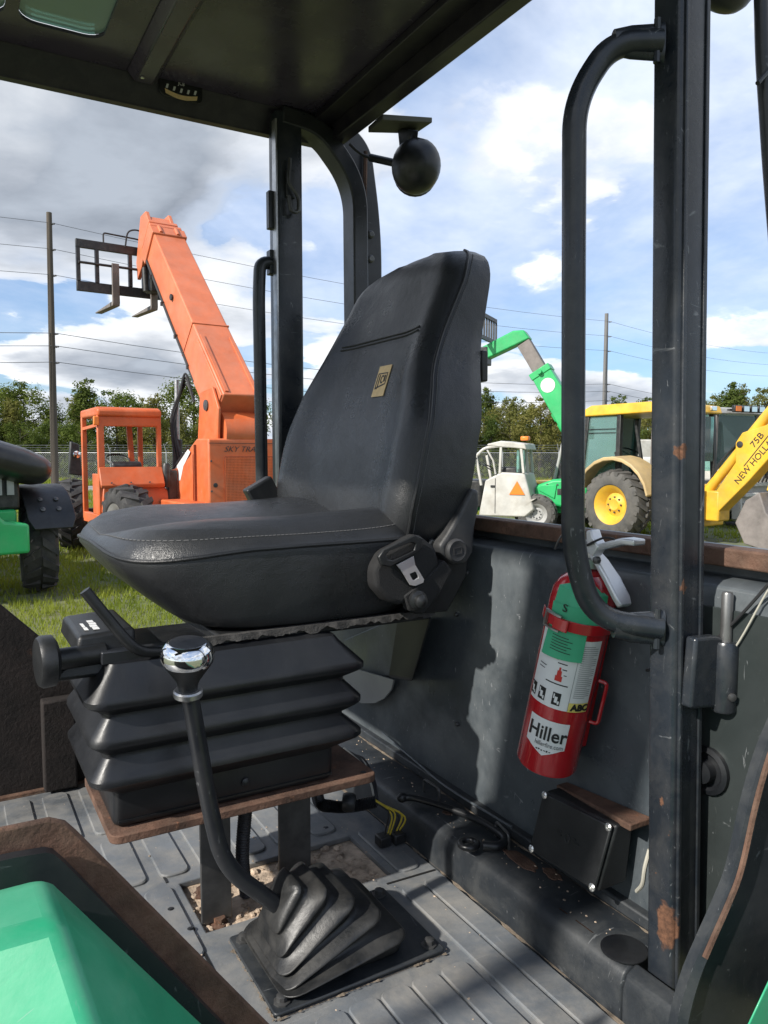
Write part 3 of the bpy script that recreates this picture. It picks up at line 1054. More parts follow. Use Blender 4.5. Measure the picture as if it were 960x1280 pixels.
# curved rear roll-over legs: an inner tube and an outer bolted plate
ci = fillet([(.70, 1.70, 2.385), (.80, 1.70, 2.378), (.900, 1.70, 2.27), (.905, 1.70, 1.47)], .14, 12)
m = MB()
rings = []
for i, p in enumerate(ci):
    t = (ci[min(i + 1, len(ci) - 1)] - ci[max(i - 1, 0)]).normalized()
    nn = Vector((t.z, 0, -t.x))
    rings.append([p + nn * a + Vector((0, b, 0)) for a, b in ((-.020, -.03), (.020, -.03), (.020, .03), (-.020, .03))])
m.loft(rings)
part(m, 'rear_curved_post', K['paint'], bevel=.004)
co = fillet([(.84, 1.735, 2.40), (.925, 1.735, 2.375), (.955, 1.735, 2.18), (.958, 1.735, 1.47)], .12, 12)
m = MB()
rings = []
for i, p in enumerate(co):
    t = (co[min(i + 1, len(co) - 1)] - co[max(i - 1, 0)]).normalized()
    nn = Vector((t.z, 0, -t.x))
    rings.append([p + nn * a + Vector((0, b, 0)) for a, b in ((-.034, -.012), (.030, -.012), (.030, .012), (-.034, .012))])
m.loft(rings)
cp = part(m, 'rear_outer_post', K['paint'], bevel=.004)
for z in (2.165, 2.105, 2.0):
    part(MB().lathe([(.010, 0), (.010, .004), (.006, .007)], (.955, 1.7225, z), (0, -1, 0), 10), 'post_bolt', K['bolt'], cp)
part(MB().tube([(.936, 1.712, 2.36), (.930, 1.712, 2.1), (.934, 1.712, 1.5)], .005, 6), 'rusty_edge', K['rust'], cp)

# ---- roof: panel with a skylight, ribs, lips
RZ = 2.405
sk = rrect(.150, .298, 1.30, 1.598, .035, 5)
sk2 = rrect(-.04, .128, 1.30, 1.598, .035, 5)


def ring_rect(x0, x1, y0, y1, n):
    """outer rectangle resampled so that it pairs with a rounded hole"""
    o = []
    for cx, cy in ((x1, y1), (x0, y1), (x0, y0), (x1, y0)):
        o += [(cx, cy)] * n
    return o


roof_parts = []
m = MB()
for hole, (x0, x1) in ((sk, (.139, .33)), (sk2, (-.06, .139))):
    outer = ring_rect(x0, x1, 1.27, 1.735, 6)
    m.frame([(x, y, RZ) for x, y in outer], [(x, y, RZ) for x, y in hole], (0, 0, .006))
m.box(.33, .855, .50, 1.735, RZ, RZ + .006)
m.box(-.06, .33, .50, 1.27, RZ, RZ + .006)
m.box(-.46, -.06, .50, 1.735, RZ, RZ + .006)
m.box(-1.32, -.46, .50, .70, RZ, RZ + .006)  # roof strip added out of view ahead, shading the near end of rear wall
roof = part(m, 'roof_panel', K['roof'], smooth=30)
for hole in (sk, sk2):
    part(MB().prism([(x, y, RZ + .007) for x, y in hole], (0, 0, .004)), 'skylight_pane', K['skylight'], roof, smooth=0)
# hat-section ribs across the roof
for x0 in (.372, -.11, -.40):
    part(MB().prism([(x0 - .012, .5, RZ - .001), (x0 + .004, .5, RZ - .020), (x0 + .040, .5, RZ - .020), (x0 + .056, .5, RZ - .001)], (0, 1.185, 0)), 'roof_rib', K['roof'], roof, bevel=.003)
# lips: far side, rear, near side
part(MB().prism([(-.46, 1.742, 2.352), (-.46, 1.742, 2.44), (-.46, 1.690, 2.44), (-.46, 1.690, RZ - .002), (-.46, 1.712, 2.372), (-.46, 1.718, 2.352)], (1.32, 0, 0)), 'roof_side_lip', K['lip'], bevel=.003)
part(MB().box(.826, .862, .50, 1.690, 2.352, 2.44), 'roof_rear_lip', K['lip'], bevel=.003)
part(MB().box(.862, .876, .50, 1.690, 2.385, 2.425), 'roof_rear_gutter', K['lip'], bevel=.003)
part(MB().box(.78, .826, .50, 1.690, 2.388, RZ - .001), 'roof_rear_flange', K['lip'], bevel=.002)
part(MB().box(-1.32, .876, .478, .50, 2.352, 2.44), 'roof_near_lip', K['lip'], bevel=.003)
part(MB().box(-1.32, -.25, .480, .498, 2.12, 2.351), 'added_shade_header', K['lip'], bevel=.003)  # added panel out of view, keeps sun off the wall beside the extinguisher
part(MB().box(-1.32, -.46, .700, .715, 2.352, 2.44), 'added_shade_rail', K['lip'], bevel=.003)  # added rail out of view, its edge bounds the sun patch on the wall
part(MB().box(-.475, -.46, .716, 1.689, 2.352, 2.44), 'roof_front_lip', K['lip'], bevel=.003)
part(MB().prism([(.87, .478, 2.44), (.87, 1.742, 2.44), (.30, 1.742, 2.44), (.30, 1.30, 2.44), (-.05, 1.30, 2.44), (-.05, 1.742, 2.44), (-.46, 1.742, 2.44), (-.46, .715, 2.44), (-1.32, .715, 2.44), (-1.32, .478, 2.44)], (0, 0, .012)), 'roof_skin', K['lip'])
part(MB().lathe([(.004, 0), (.004, .003), (.002, .004)], at(178, 96, 'Z', RZ - .0205), (0, 0, -1), 8), 'roof_rivet', K['brightbolt'], roof)
# load indicator plaque on the side lip
c0 = at(226, 113, 'Y', 1.690)
e = Vector((1, 0, -.02))
u = Vector((0, .02, 1))
pm = basis(c0 + Vector((0, -.004, 0)), e, u)
pl = part(MB().prism([pm @ Vector((x, y, 0)) for x, y in rrect(-.046, .046, -.020, .020, .012)], (0, .004, 0)), 'indicator_plaque', K['plastic'], bevel=.001)
arc = [(-.035 + .07 * k / 10, -.006 - .006 * sin(pi * k / 10)) for k in range(11)]
part(MB().prism([pm @ Vector((x, y, .001)) for x, y in arc] + [pm @ Vector((x * .95, y - .009, .001)) for x, y in reversed(arc)], (0, .0008, 0)), 'amber_band', K['tan'], pl, smooth=0)
for k in range(5):
    x = -.030 + .015 * k
    yy = .001 - .004 * sin(pi * (k + .5) / 5)
    part(MB().prism([pm @ Vector((x + a, yy + b, .001)) for a, b in ((-.0035, -.004), (.001, -.004), (.0035, .005), (-.001, .005))], (0, .0008, 0)), 'plaque_mark', K['label'], pl, smooth=0)
text('JCB', .010, K['label'], pl, basis(c0 + Vector((0, -.0055, .011)), e, u), width=.9)
# small stub on top of the near post and mirror arm outside the door
part(MB().tube(spline([at(951, -40, 'Y', .62), at(953, 60, 'Y', .62), at(957, 130, 'Y', .62), at(966, 260, 'Y', .62), at(985, 470, 'Y', .62), Vector((.905, .55, 1.60)), Vector((.862, .50, 1.495))], 5), .0085, 10), 'mirror_arm', K['paint'])
part(MB().tube([at(947, 104, 'Y', .612), at(966, 82, 'Y', .612)], .003, 8), 'cable_tie', K['greyplastic'])

# loose grit and flakes on the mat and sill
rg_ = random.Random(17)
gm_ = MB()
for i in range(300):
    x, y = rg_.uniform(-.1, .71), rg_.uniform(.60, 1.70)
    z = FL + .0022
    if rg_.random() < .25:
        x, y, z = rg_.uniform(.745, .80), rg_.uniform(.66, 1.5), .9705
    s_ = rg_.choice((.0006, .0008, .0010, .0012, .0016, .0022))
    gm_.sphere((x, y, z), s_, s_ * rg_.uniform(.6, 1.6), s_ * .6, 5, 4)
part(gm_, 'loose_grit', K['dirt'], kind='stuff')

# dirt packed into the corners of the floor


def dirt_ribbon(a, b, nrm, n=70, w=.010, seed=0.0):
    a, b, nrm = Vector(a), Vector(b), Vector(nrm)
    rings = []
    for i in range(n + 1):
        p = a.lerp(b, i / n)
        k = mnoise.noise(Vector((i * .11, seed, 0))) + .6 * mnoise.noise(Vector((i * .37, seed, 3)))
        ww = max(.0003, w * (.15 + 1.0 * k))
        hh_ = max(.0002, .0035 * (.15 + .9 * k))
        rings.append([p, p + nrm * ww * .5 + Vector((0, 0, hh_ * .7)), p + nrm * ww, p + Vector((0, 0, hh_))])
    return MB().loft(rings)


for j, (a, b, nrm, w) in enumerate((((.7168, .60, FL + .0005), (.7168, 1.70, FL + .0005), (-1, 0, 0), .012), ((-.6, 1.7215, FL), (.70, 1.7215, FL), (0, -1, 0), .02),
                                    ((.3385, .862, FL + .001), (.3385, 1.044, FL + .001), (-1, 0, 0), .008), ((.34, .8615, FL + .001), (.60, .8615, FL + .001), (0, -1, 0), .006),
                                    ((.8055, .66, .9698), (.8055, 1.60, .9698), (-1, 0, 0), .010))):
    part(dirt_ribbon(a, b, nrm, 140, w, j * 5.3), 'packed_dirt', K['mud'], kind='stuff')
# ================================================================== round mirror on its arm
mc = at(905, -34, 'Y', .66)
mir = thing('rear_mirror', 'dark rounded mirror housing above the door post', 'mirror', mc)
MB().sphere(mc, .055, .030, .046, 22, 12).build('mirror_housing', K['rubber'], mir, world=True)
MB().tube([mc + Vector((.03, 0, .0)), at(951, -30, 'Y', .62), at(951, -30, 'Y', .62) + Vector((-.02, -.08, .12)), Vector((.80, .489, 2.36))], .007, 8).build('mirror_stem', K['paint'], mir, world=True)

# ================================================================== work light at the rear roof edge
lc = at(520, 208, 'X', .955)
lamp = thing('work_light', 'black egg-shaped work light on a bracket under the rear roof edge', 'work light', lc)
rot = Matrix.Rotation(R(25), 3, 'X')
MB().sphere(lc, .052, .066, .060, 26, 14, rot).build('lamp_housing', K['rubber'], lamp, world=True)
LV = Vector((.50, .86, .0)).normalized()
MB().lathe([(.047, 0), (.050, .010), (.046, .016), (.002, .020)], lc + LV * .044, tuple(LV), 24).build('lamp_lens', K['machblack'], lamp, world=True)
MB().hexa([at(497, 160, 'X', .935), at(523, 163, 'X', .935), at(520, 190, 'X', .945), at(500, 190, 'X', .945),
           at(497, 160, 'X', .975), at(523, 163, 'X', .975), at(520, 190, 'X', .965), at(500, 190, 'X', .965)]).build('lamp_yoke', K['paint'], lamp, world=True, bevel=.003)
MB().lathe([(.008, 0), (.008, .005), (.004, .007)], at(514, 174, 'X', .938), (-1, 0, 0), 8).build('yoke_bolt', K['bolt'], lamp, world=True)
br0 = at(468, 160, 'X', .872)
br1 = at(516, 157, 'X', .955)
MB().hexa([br0 + Vector((-.0, .03, .0)), br0 + Vector((0, -.035, .004)), br1 + Vector((.03, -.035, 0)), br1 + Vector((.03, .035, 0)),
           br0 + Vector((-.0, .03, .014)), br0 + Vector((0, -.035, .018)), br1 + Vector((.03, -.035, .012)), br1 + Vector((.03, .035, .012))]).build('lamp_bracket', K['bracket'], lamp, world=True, bevel=.002)
MB().tube(spline([at(437, 180, 'X', .862), at(448, 190, 'X', .88), at(462, 197, 'X', .91), at(480, 200, 'X', .93), at(500, 204, 'X', .95)], 5), .0035, 8).build('lamp_cable', K['wire'], lamp, world=True)
MB().tube([at(463, 197, 'X', .915), at(494, 204, 'X', .945)], .009, 10).build('cable_boot', K['rubber'], lamp, world=True)

# ================================================================== seat
SY = 1.335
seat = thing('operator_seat', 'black vinyl operator seat with tall tapered backrest on a bellows suspension base', 'seat', (.40, SY, 1.10))


def sp(mb, name, m, parent=seat, **kw):
    return mb.build(name, m, parent, world=True, **kw)


def lerp_tab(tab, t):
    """smooth monotone curve through a table"""
    n = len(tab)
    d = [(tab[i + 1][1] - tab[i][1]) / (tab[i + 1][0] - tab[i][0]) for i in range(n - 1)]
    m = [d[0]] + [0 if d[i - 1] * d[i] <= 0 else 2 * d[i - 1] * d[i] / (d[i - 1] + d[i]) for i in range(1, n - 1)] + [d[-1]]
    for i in range(n - 1):
        a, b = tab[i][0], tab[i + 1][0]
        if t <= b:
            h = b - a
            k = (t - a) / h
            return ((2 * k ** 3 - 3 * k ** 2 + 1) * tab[i][1] + (k ** 3 - 2 * k ** 2 + k) * h * m[i]
                    + (-2 * k ** 3 + 3 * k ** 2) * tab[i + 1][1] + (k ** 3 - k ** 2) * h * m[i + 1])
    return tab[-1][1]


BW = [(0, .205), (.04, .245), (.12, .274), (.25, .288), (.40, .284), (.50, .266), (.60, .240), (.70, .222), (.80, .213), (.88, .205), (.94, .188), (.975, .158), (.993, .118), (1.0, .085)]
BX = [(0, .668), (.15, .666), (.30, .680), (.55, .723), (.80, .776), (1.0, .823)]
BT = [(0, .105), (.2, .128), (.55, .118), (.85, .096), (.95, .080), (1.0, .050)]


def backz(t):
    return 1.430 + .575 * t


def front(t, s):
    """point on the backrest front, s from -1 (near) to 1 (far)"""
    w = lerp_tab(BW, t)
    x = lerp_tab(BX, t)
    a = abs(s)
    bol = .030 * max(0, min(1, (a - .45) / .35)) ** 1.4 * (1 - .75 * max(0, min(1, (t - .55) / .3)))
    rnd = .024 * max(0, (a - .80) / .20) ** 2.2
    edge = .022 * max(0, (t - .90) / .10) ** 2 + .012 * max(0, (.05 - t) / .05)
    crown = .010 * a * a * max(0, (t - .6) / .4)
    return Vector((x - bol + rnd + edge + crown, SY + w * s, backz(t)))


NSB, NTB = 26, 46
rings = []
for i in range(NTB + 1):
    t = i / NTB
    w = lerp_tab(BW, t)
    d = lerp_tab(BT, t)
    x = lerp_tab(BX, t)
    fr = [front(t, -1 + 2 * k / NSB) for k in range(NSB + 1)]
    z = backz(t)
    xb = x + d
    x1 = fr[-1].x
    side = []
    for q in (.14, .35, .6, .82):
        side.append(Vector((x1 + (xb - x1) * q, SY + w * (1.0 + .008 * sin(pi * q)), z)))
    back = [Vector((xb - .008 * (abs(s) ** 3), SY + w * .93 * s, z)) for s in (1, .8, .4, 0, -.4, -.8, -1)]
    side2 = [Vector((p.x, 2 * SY - p.y, p.z)) for p in reversed(side)]
    rings.append(fr + side + back + side2)
back = sp(MB().loft(rings), 'backrest', K['vinyl'], smooth=60)
# piping, stitches and the fold line across
for s in (-1, 1):
    path = [front(i / 60, s) + Vector((.0005, .0012 * s, 0)) for i in range(2, 60)]
    sp(MB().tube(path, .0030, 8), 'piping', K['vinyl_side'], back)
top = [front(.985, -.9 + 1.8 * k / 20) + Vector((-.001, 0, .006)) for k in range(21)]
sm = MB()
for i in range(150):
    t = .03 + .93 * i / 150
    p, q = front(t, -1), front(t + .0036, -1)
    off = Vector((.010, -.0014, 0))
    sm.tube([p + off, q + off], .0008, 4)
sp(sm, 'stitching', K['stitch'], back, kind='stuff')
for dt in (0, .012):
    cr = [front(.705 + dt, -.80 + 1.45 * k / 20) + Vector((-.0006, 0, 0)) for k in range(21)]
    sp(MB().tube(cr, .0020, 6), 'fold_seam', K['ink'], back)
# badge
pc_ = at(485, 477, 'X', .738)
tb = (pc_.z - backz(0)) / .575
sb = (pc_.y - SY) / lerp_tab(BW, tb)
o_ = front(tb, sb)
xu = (front(tb, sb - .1) - front(tb, sb + .1)).normalized()          # to the right as seen from the seat's front
yu = (front(tb + .05, sb) - front(tb - .05, sb)).normalized()
bm_ = basis(o_, xu, yu)
nz = bm_.to_3x3() @ Vector((0, 0, 1))
badge = sp(MB().prism([bm_ @ Vector((x, y, .0006)) for x, y in ((-.0225, -.031), (.0225, -.031), (.0225, .031), (-.0225, .031))], nz * .0012), 'logo_patch', K['tan'], smooth=0)
bz = .0022
fr_o = [(-.0175, -.016), (.0175, -.008), (.0175, .016), (-.0175, .016)]
fr_i = [(-.0155, -.0125), (.0155, -.0058), (.0155, .014), (-.0155, .014)]
sp(MB().frame([bm_ @ Vector((x, y, bz)) for x, y in fr_o], [bm_ @ Vector((x, y, bz)) for x, y in fr_i], nz * .0004), 'logo_frame', K['ink'], badge, smooth=0)
for ch, x, y, sz in (('J', -.0095, .0005, .0300), ('C', .0003, .0022, .0235), ('B', .0100, .0038, .0190)):
    text(ch, sz, K['ink'], badge, bm_ @ Matrix.Translation((x, y, bz)), width=.55, bold=.0004)

# ---- cushion
CX0, CX1 = .208, .735


def plan(th, sx=1.0, sy=1.0, fx=0.0):
    c, s = cos(th), sin(th)
    e = .42
    x = (CX0 + CX1) / 2 + (CX1 - CX0) / 2 * math.copysign(abs(c) ** e, c) * sx
    y = SY + .282 * math.copysign(abs(s) ** e, s) * sy * (1 - .09 * max(0, ((CX0 + CX1) / 2 - x) / .27) ** 2)
    if fx and x < .40:
        x += fx * ((.40 - x) / .25) ** 1.2
    return x, y


def seam_z(x, y):
    f = max(0, min(1, (.42 - x) / .27))
    a = min(1, abs(y - SY) / .27)
    return 1.483 - .036 * f ** 1.5 * (.25 + .75 * a ** 2)


def top_z(x, y):
    a = abs(y - SY) / .28
    f = max(0, min(1, (.36 - x) / .21))
    return 1.482 + .030 * (1 - (1 - min(1, a / .72)) ** 2) * (1 - max(0, (a - .72) / .28) ** 2) * (1 - .3 * f) + .004 - .024 * f ** 2 + .010 * max(0, (x - .5) / .2)


NC = 96
rings = []
for z, sx, sy, fx in ((1.352, .86, .90, .115), (1.358, .90, .94, .105), (1.375, .945, .965, .085), (1.405, .975, .985, .050), (1.435, .995, 1.0, .022)):
    rings.append([(*plan(2 * pi * k / NC, sx, sy, fx), z + .018 * max(0, (1.42 - z) / .07) * max(0, (.45 - plan(2 * pi * k / NC, sx, sy, fx)[0]) / .2) ** 1.5) for k in range(NC)])
seam = []
for k in range(NC):
    x, y = plan(2 * pi * k / NC)
    seam.append((x, y, seam_z(x, y) - .004))
rings.append([(p[0], p[1], p[2] - .010) for p in seam])
rings.append(seam)
for q in (.975, .94, .88, .78, .64, .48, .30, .12, .02):
    rr = []
    for k in range(NC):
        x, y = plan(2 * pi * k / NC)
        x, y = (CX0 + CX1) / 2 + (x - (CX0 + CX1) / 2) * q, SY + (y - SY) * q
        e = max(0, min(1, (1 - q) / .14))
        rr.append((x, y, seam_z(x, y) * (1 - e) + top_z(x, y) * e + (.006 * sin(pi * e) if e < 1 else 0)))
    rings.append(rr)
cush = sp(MB().loft(rings), 'cushion', K['vinyl'], smooth=70)
ctr = Vector(((CX0 + CX1) / 2, SY, 0))
sp(MB().tube([Vector(p) + (Vector((p[0], p[1], 0)) - ctr).normalized() * .0008 for p in seam], .0030, 8, closed=True), 'piping', K['vinyl_side'], cush)
sm = MB()
st_ring = rings[8]
for k in range(NC):
    a, b = Vector(st_ring[k]), Vector(st_ring[(k + 1) % NC])
    ns = max(1, int((b - a).length / .0062))
    for j in range(ns):
        sm.tube([a.lerp(b, (j + .15) / ns) + Vector((0, 0, .0006)), a.lerp(b, (j + .8) / ns) + Vector((0, 0, .0006))], .0008, 4)
sp(sm, 'stitching', K['stitch'], cush, kind='stuff')
# pan under the cushion with its torn cloth edge
sp(MB().box(.34, .70, 1.075, 1.560, 1.335, 1.353), 'seat_pan', K['plastic'], bevel=.004)
tl = []
for i in range(120):
    x = .285 + .43 * i / 119
    dn = .006 + .009 * mnoise.noise(Vector((x * 38, 1.0, 0))) + .005 * mnoise.noise(Vector((x * 130, 4.0, 0)))
    yo = 1.066 + .004 * mnoise.noise(Vector((x * 50, 9.0, 0)))
    tl.append([(x, yo, 1.353), (x, yo - .003, 1.350 - max(dn, .001)), (x, yo + .003, 1.350 - max(dn, .001)), (x, yo + .010, 1.353)])
tm = MB().loft(tl)
sp(tm, 'torn_lining', K['lining'])

# ---- bellows suspension
prof = [(-.002, 1.108), (0, 1.112), (0, 1.154), (.004, 1.157), (.034, 1.171), (.037, 1.174), (.037, 1.181), (.033, 1.186), (.014, 1.208), (.014, 1.214), (.035, 1.226), (.038, 1.229), (.038, 1.236), (.034, 1.241),
        (.015, 1.263), (.015, 1.269), (.038, 1.280), (.041, 1.283), (.041, 1.290), (.037, 1.295), (.010, 1.326), (.004, 1.335), (-.02, 1.340)]
rings = []
for off, z in prof:
    wob = .0025 * mnoise.noise(Vector((z * 40, 2.0, 0)))
    rings.append([(x + .0018 * mnoise.noise(Vector((x * 9, y * 9, z * 30))), y, z + .0022 * mnoise.noise(Vector((x * 7, y * 7, z * 22))) * (1.12 < z < 1.33))
                  for x, y in rrect(.186 - off * .86 + wob, .518 + off * 1.22, 1.056 - off * .62, 1.250 + off * .80, .012 + max(off, 0) * .32, 4)])
bel = sp(MB().loft(rings), 'bellows', K['rubber'], smooth=32)
for x in (.372,):
    sp(MB().lathe([(.007, 0), (.007, .003), (.003, .005)], (x, 1.056, 1.131), (0, -1, 0), 12), 'bellows_stud', K['rubber'], bel)
sp(MB().box(.190, .514, 1.0545, 1.058, 1.1125, 1.1155), 'bellows_bead', K['rubber'], bel)
# rusty base plate on legs
pl_ = rrect(.176, .588, 1.036, 1.268, .016, 5)
sp(MB().loft([[(x, y, 1.092) for x, y in pl_], [(x, y, 1.104) for x, y in pl_]]), 'base_plate', K['rust'], bevel=.0015, smooth=40)
for p in ((.570, 1.054), (.570, 1.25)):
    sp(MB().lathe([(.005, 1.1035), (.005, 1.1045)], (p[0], p[1], 0), (0, 0, 1), 12), 'bolt_hole', K['ink'])
for (x0, x1, y0, y1) in ((.318, .366, 1.110, 1.165), (.462, .520, 1.150, 1.200)):
    sp(MB().box(x0, x1, y0, y0 + .006, .893, 1.092).box(x1 - .006, x1, y0 + .0061, y1, .893, 1.092), 'leg', K['bolt'], bevel=.0015)
for p in ((.345, 1.108), (.345, 1.20), (.50, 1.135)):
    sp(MB().lathe([(.015, .889), (.015, .892), (.0095, .893), (.0095, .901)], (p[0], p[1], 0), (0, 0, 1), 6), 'foot_bolt', K['rust'])
# ---- front controls: pad, weight knob, bent lever
padm = MB().hexa([Vector(v) for v in ((.145, 1.080, 1.345), (.225, 1.080, 1.345), (.225, 1.24, 1.345), (.145, 1.24, 1.345),
                                     (.150, 1.085, 1.372), (.225, 1.085, 1.376), (.225, 1.235, 1.376), (.150, 1.235, 1.372))])
pad_ = sp(padm, 'control_pad', K['plastic'], bevel=.006, seg=3)
tm_ = basis((.171, 1.135, 1.3742), (0, -1, 0), (1, 0, .05))
for i, (u0, u1, v0, v1) in enumerate(((-.034, -.020, .002, .010), (-.016, -.004, .002, .011), (-.001, .012, .001, .010), (.015, .030, .002, .010), (-.020, .004, -.009, -.005), (.008, .026, -.009, -.004))):
    sp(MB().prism([tm_ @ Vector(q) for q in ((u0, v0, 0), (u1, v0, 0), (u1 + .002, v1, 0), (u0 + .002, v1, 0))], (0, 0, .0005)), 'worn_print', K['label'], pad_, smooth=0)
sp(MB().box(.175, .30, 1.060, 1.078, 1.334, 1.352), 'slide_rail', K['paint'], bevel=.002)
kc = at(62, 826, 'Y', 1.075)
ax = Vector((-1, -.10, .0)).normalized()
sp(MB().lathe([(.010, -.075), (.0145, -.070), (.0145, -.012), (.026, -.009), (.034, -.004), (.0345, .010), (.031, .015), (.012, .016)], kc, ax, 32), 'weight_knob', K['plastic'])
sp(MB().hexa([Vector(v) for v in ((.105, 1.075, 1.315), (.19, 1.075, 1.315), (.19, 1.12, 1.315), (.105, 1.12, 1.315), (.13, 1.08, 1.336), (.19, 1.08, 1.342), (.19, 1.115, 1.342), (.13, 1.115, 1.336))]), 'knob_housing', K['plastic'], bevel=.006)
lv = fillet([at(106, 738, 'Y', 1.050), at(150, 792, 'Y', 1.046), at(172, 815, 'Y', 1.046), at(205, 815, 'Y', 1.060)], .03, 6)
sp(MB().tube(lv, .0075, 12), 'fore_aft_lever', K['plastic'])
sp(MB().hexa([at(105, 741, 'Y', 1.052), at(109, 741, 'Y', 1.052), at(138, 775, 'Y', 1.052), at(128, 772, 'Y', 1.052), at(105, 741, 'Y', 1.075), at(109, 741, 'Y', 1.075), at(138, 775, 'Y', 1.075), at(128, 772, 'Y', 1.075)]), 'lever_web', K['plastic'], bevel=.002)
# ---- recliner cover and its round cap (near side)
ry = 1.040
outl = [(599, 612), (590, 611), (576, 640), (560, 668), (550, 682), (552, 694), (566, 706), (584, 704), (592, 690), (594, 660), (600, 630)]
rc = sp(MB().prism([at(x, y, 'Y', ry) for x, y in outl], (0, .030, 0)), 'recliner_lever', K['greyplastic'], bevel=.006, seg=3)
rcc = at(569, 688, 'Y', ry)
sp(MB().lathe([(.020, 0), (.020, .005), (.017, .008), (.013, .007), (.002, .007)], rcc, (0, -1, 0), 26), 'recliner_cap', K['greyplastic'], rc)
em = basis(rcc + Vector((0, -.0072, 0)), (1, 0, .1), (0, 0, 1))
sp(MB().frame([em @ Vector(q) for q in ((-.0085, -.006, 0), (.0085, -.006, 0), (.0085, .006, 0), (-.0085, .006, 0))], [em @ Vector(q) for q in ((-.0068, -.0044, 0), (.0068, -.0044, 0), (.0068, .0044, 0), (-.0068, .0044, 0))], (0, -.0008, 0)), 'raised_emblem', K['greyplastic'], rc, smooth=0)
sp(MB().prism([at(x, y, 'Y', 1.062) for x, y in ((540, 672), (586, 700), (584, 720), (560, 765), (520, 768), (500, 745))], (0, .02, 0)), 'hinge_cover', K['plastic'], bevel=.004)
# small catch behind the backrest edge
sp(MB().box(.835, .850, 1.10, 1.13, 1.745, 1.80), 'back_catch', K['plastic'], bevel=.003)

# ================================================================== seat belt, near half, lying against the cushion
by = 1.030
belt = thing('seat_belt', 'black seat-belt reel with metal tongue hanging at the side of the cushion', 'seat belt', at(520, 760, 'Y', by))


def bp(mb, name, m, parent=belt, **kw):
    return mb.build(name, m, parent, world=True, **kw)


ree = [(468, 712), (480, 690), (525, 668), (545, 684), (551, 706), (528, 735), (502, 758), (485, 752), (470, 735)]
bp(MB().prism([at(x, y, 'Y', by) for x, y in ree], (0, .036, 0)), 'belt_reel', K['webbing'], bevel=.008, seg=3)
so_ = [at(x, y, 'Y', by - .004) for x, y in ((470, 696), (476, 687), (517, 668), (526, 672), (523, 686), (514, 692), (484, 708), (474, 706))]
so_ = [Vector(p) for p in so_]
ctr2 = sum(so_, Vector()) / len(so_)
inn = [ctr2 + Vector(((p - ctr2).x * .66, 0, (p - ctr2).z * .55)) for p in so_]
tg = bp(MB().frame(so_, inn, (0, -.008, 0)), 'tongue_grip', K['plastic'], bevel=.002)
to_ = [at(x, y, 'Y', by - .006) for x, y in ((495, 706), (516, 695), (518, 706), (529, 724), (528, 728), (518, 732), (512, 731), (500, 712))]
ti = [at(x, y, 'Y', by - .006) for x, y in ((511, 717), (518, 714), (520, 716), (522, 720), (522, 722), (517, 725), (515, 725), (512, 720))]
bp(MB().frame(to_, ti, (0, -.003, 0)), 'metal_tongue', K['brightsteel'], tg, bevel=.0006)
bp(MB().prism([at(x, y, 'Y', by - .002) for x, y in ((505, 745), (528, 728), (556, 700), (566, 712), (552, 740), (530, 768), (512, 764))], (0, .02, 0)), 'belt_webbing', K['webbing'], bevel=.003)
bp(MB().lathe([(.016, 0), (.016, .006), (.011, .009), (.011, .016), (.006, .021), (.001, .022)], at(521, 750, 'Y', by - .004), (0, -1, 0), 18), 'anchor_bolt', K['plastic'])
# far half: buckle standing up beside the backrest
bo = at(331, 624, 'Y', 1.60)
buk = thing('belt_buckle', 'black seat-belt buckle standing up on the far side of the seat', 'seat belt', bo)
bmx = Matrix.Translation(bo) @ Matrix.Rotation(R(0), 4, 'Z') @ Matrix.Rotation(R(-28), 4, 'Y')
MB().box(-.033, .033, -.018, .014, -.042, .042, bmx).build('buckle_case', K['plastic'], buk, world=True, bevel=.005, seg=3)
MB().box(-.030, .026, -.0195, -.0175, -.022, -.006, bmx).build('release_button', K['machblack'], buk, world=True, bevel=.001)
MB().box(-.018, .018, -.010, .004, -.14, -.0405, bmx).build('buckle_strap', K['webbing'], buk, world=True, bevel=.002)

# ================================================================== gear lever
gl = thing('gear_lever', 'black gear lever with chrome-topped knob rising from a pleated rubber boot', 'gear lever', (.47, .95, .90))


def gp(mb, name, m, parent=gl, **kw):
    return mb.build(name, m, parent, world=True, **kw)


GY = .95
lp = [at(x, y, 'Y', GY) for x, y in ((236, 862), (250, 935), (262, 1010), (277, 1070), (340, 1130), (372, 1150))]
gp(MB().tube(fillet([lp[0], lp[2], at(280, 1084, 'Y', GY), lp[5]], .05, 8), .0114, 16), 'shaft', K['paint'])
kb = at(235, 860, 'Y', GY)
ka = Vector((-.03, -.14, 1)).normalized()
kn = gp(MB().lathe([(.012, -.004), (.0125, .004), (.0150, .011), (.0215, .021), (.0285, .031), (.0310, .0345)], kb, ka, 32), 'knob_base', K['plastic'])
gp(MB().lathe([(.0312, .0347), (.0336, .0395), (.0338, .046), (.0315, .0545), (.0265, .0605), (.0235, .0622), (.0228, .0622)], kb, ka, 40), 'chrome_cap', K['chrome'], kn)
gp(MB().lathe([(.0227, .0610), (.0227, .0624), (.001, .0630)], kb, ka, 32), 'cap_disc', K['greyplastic'], kn)
gp(MB().lathe([(.0165, -.012), (.0185, -.010), (.0185, -.004), (.0165, -.002)], kb, ka, 24), 'collar', K['steel'], kn)
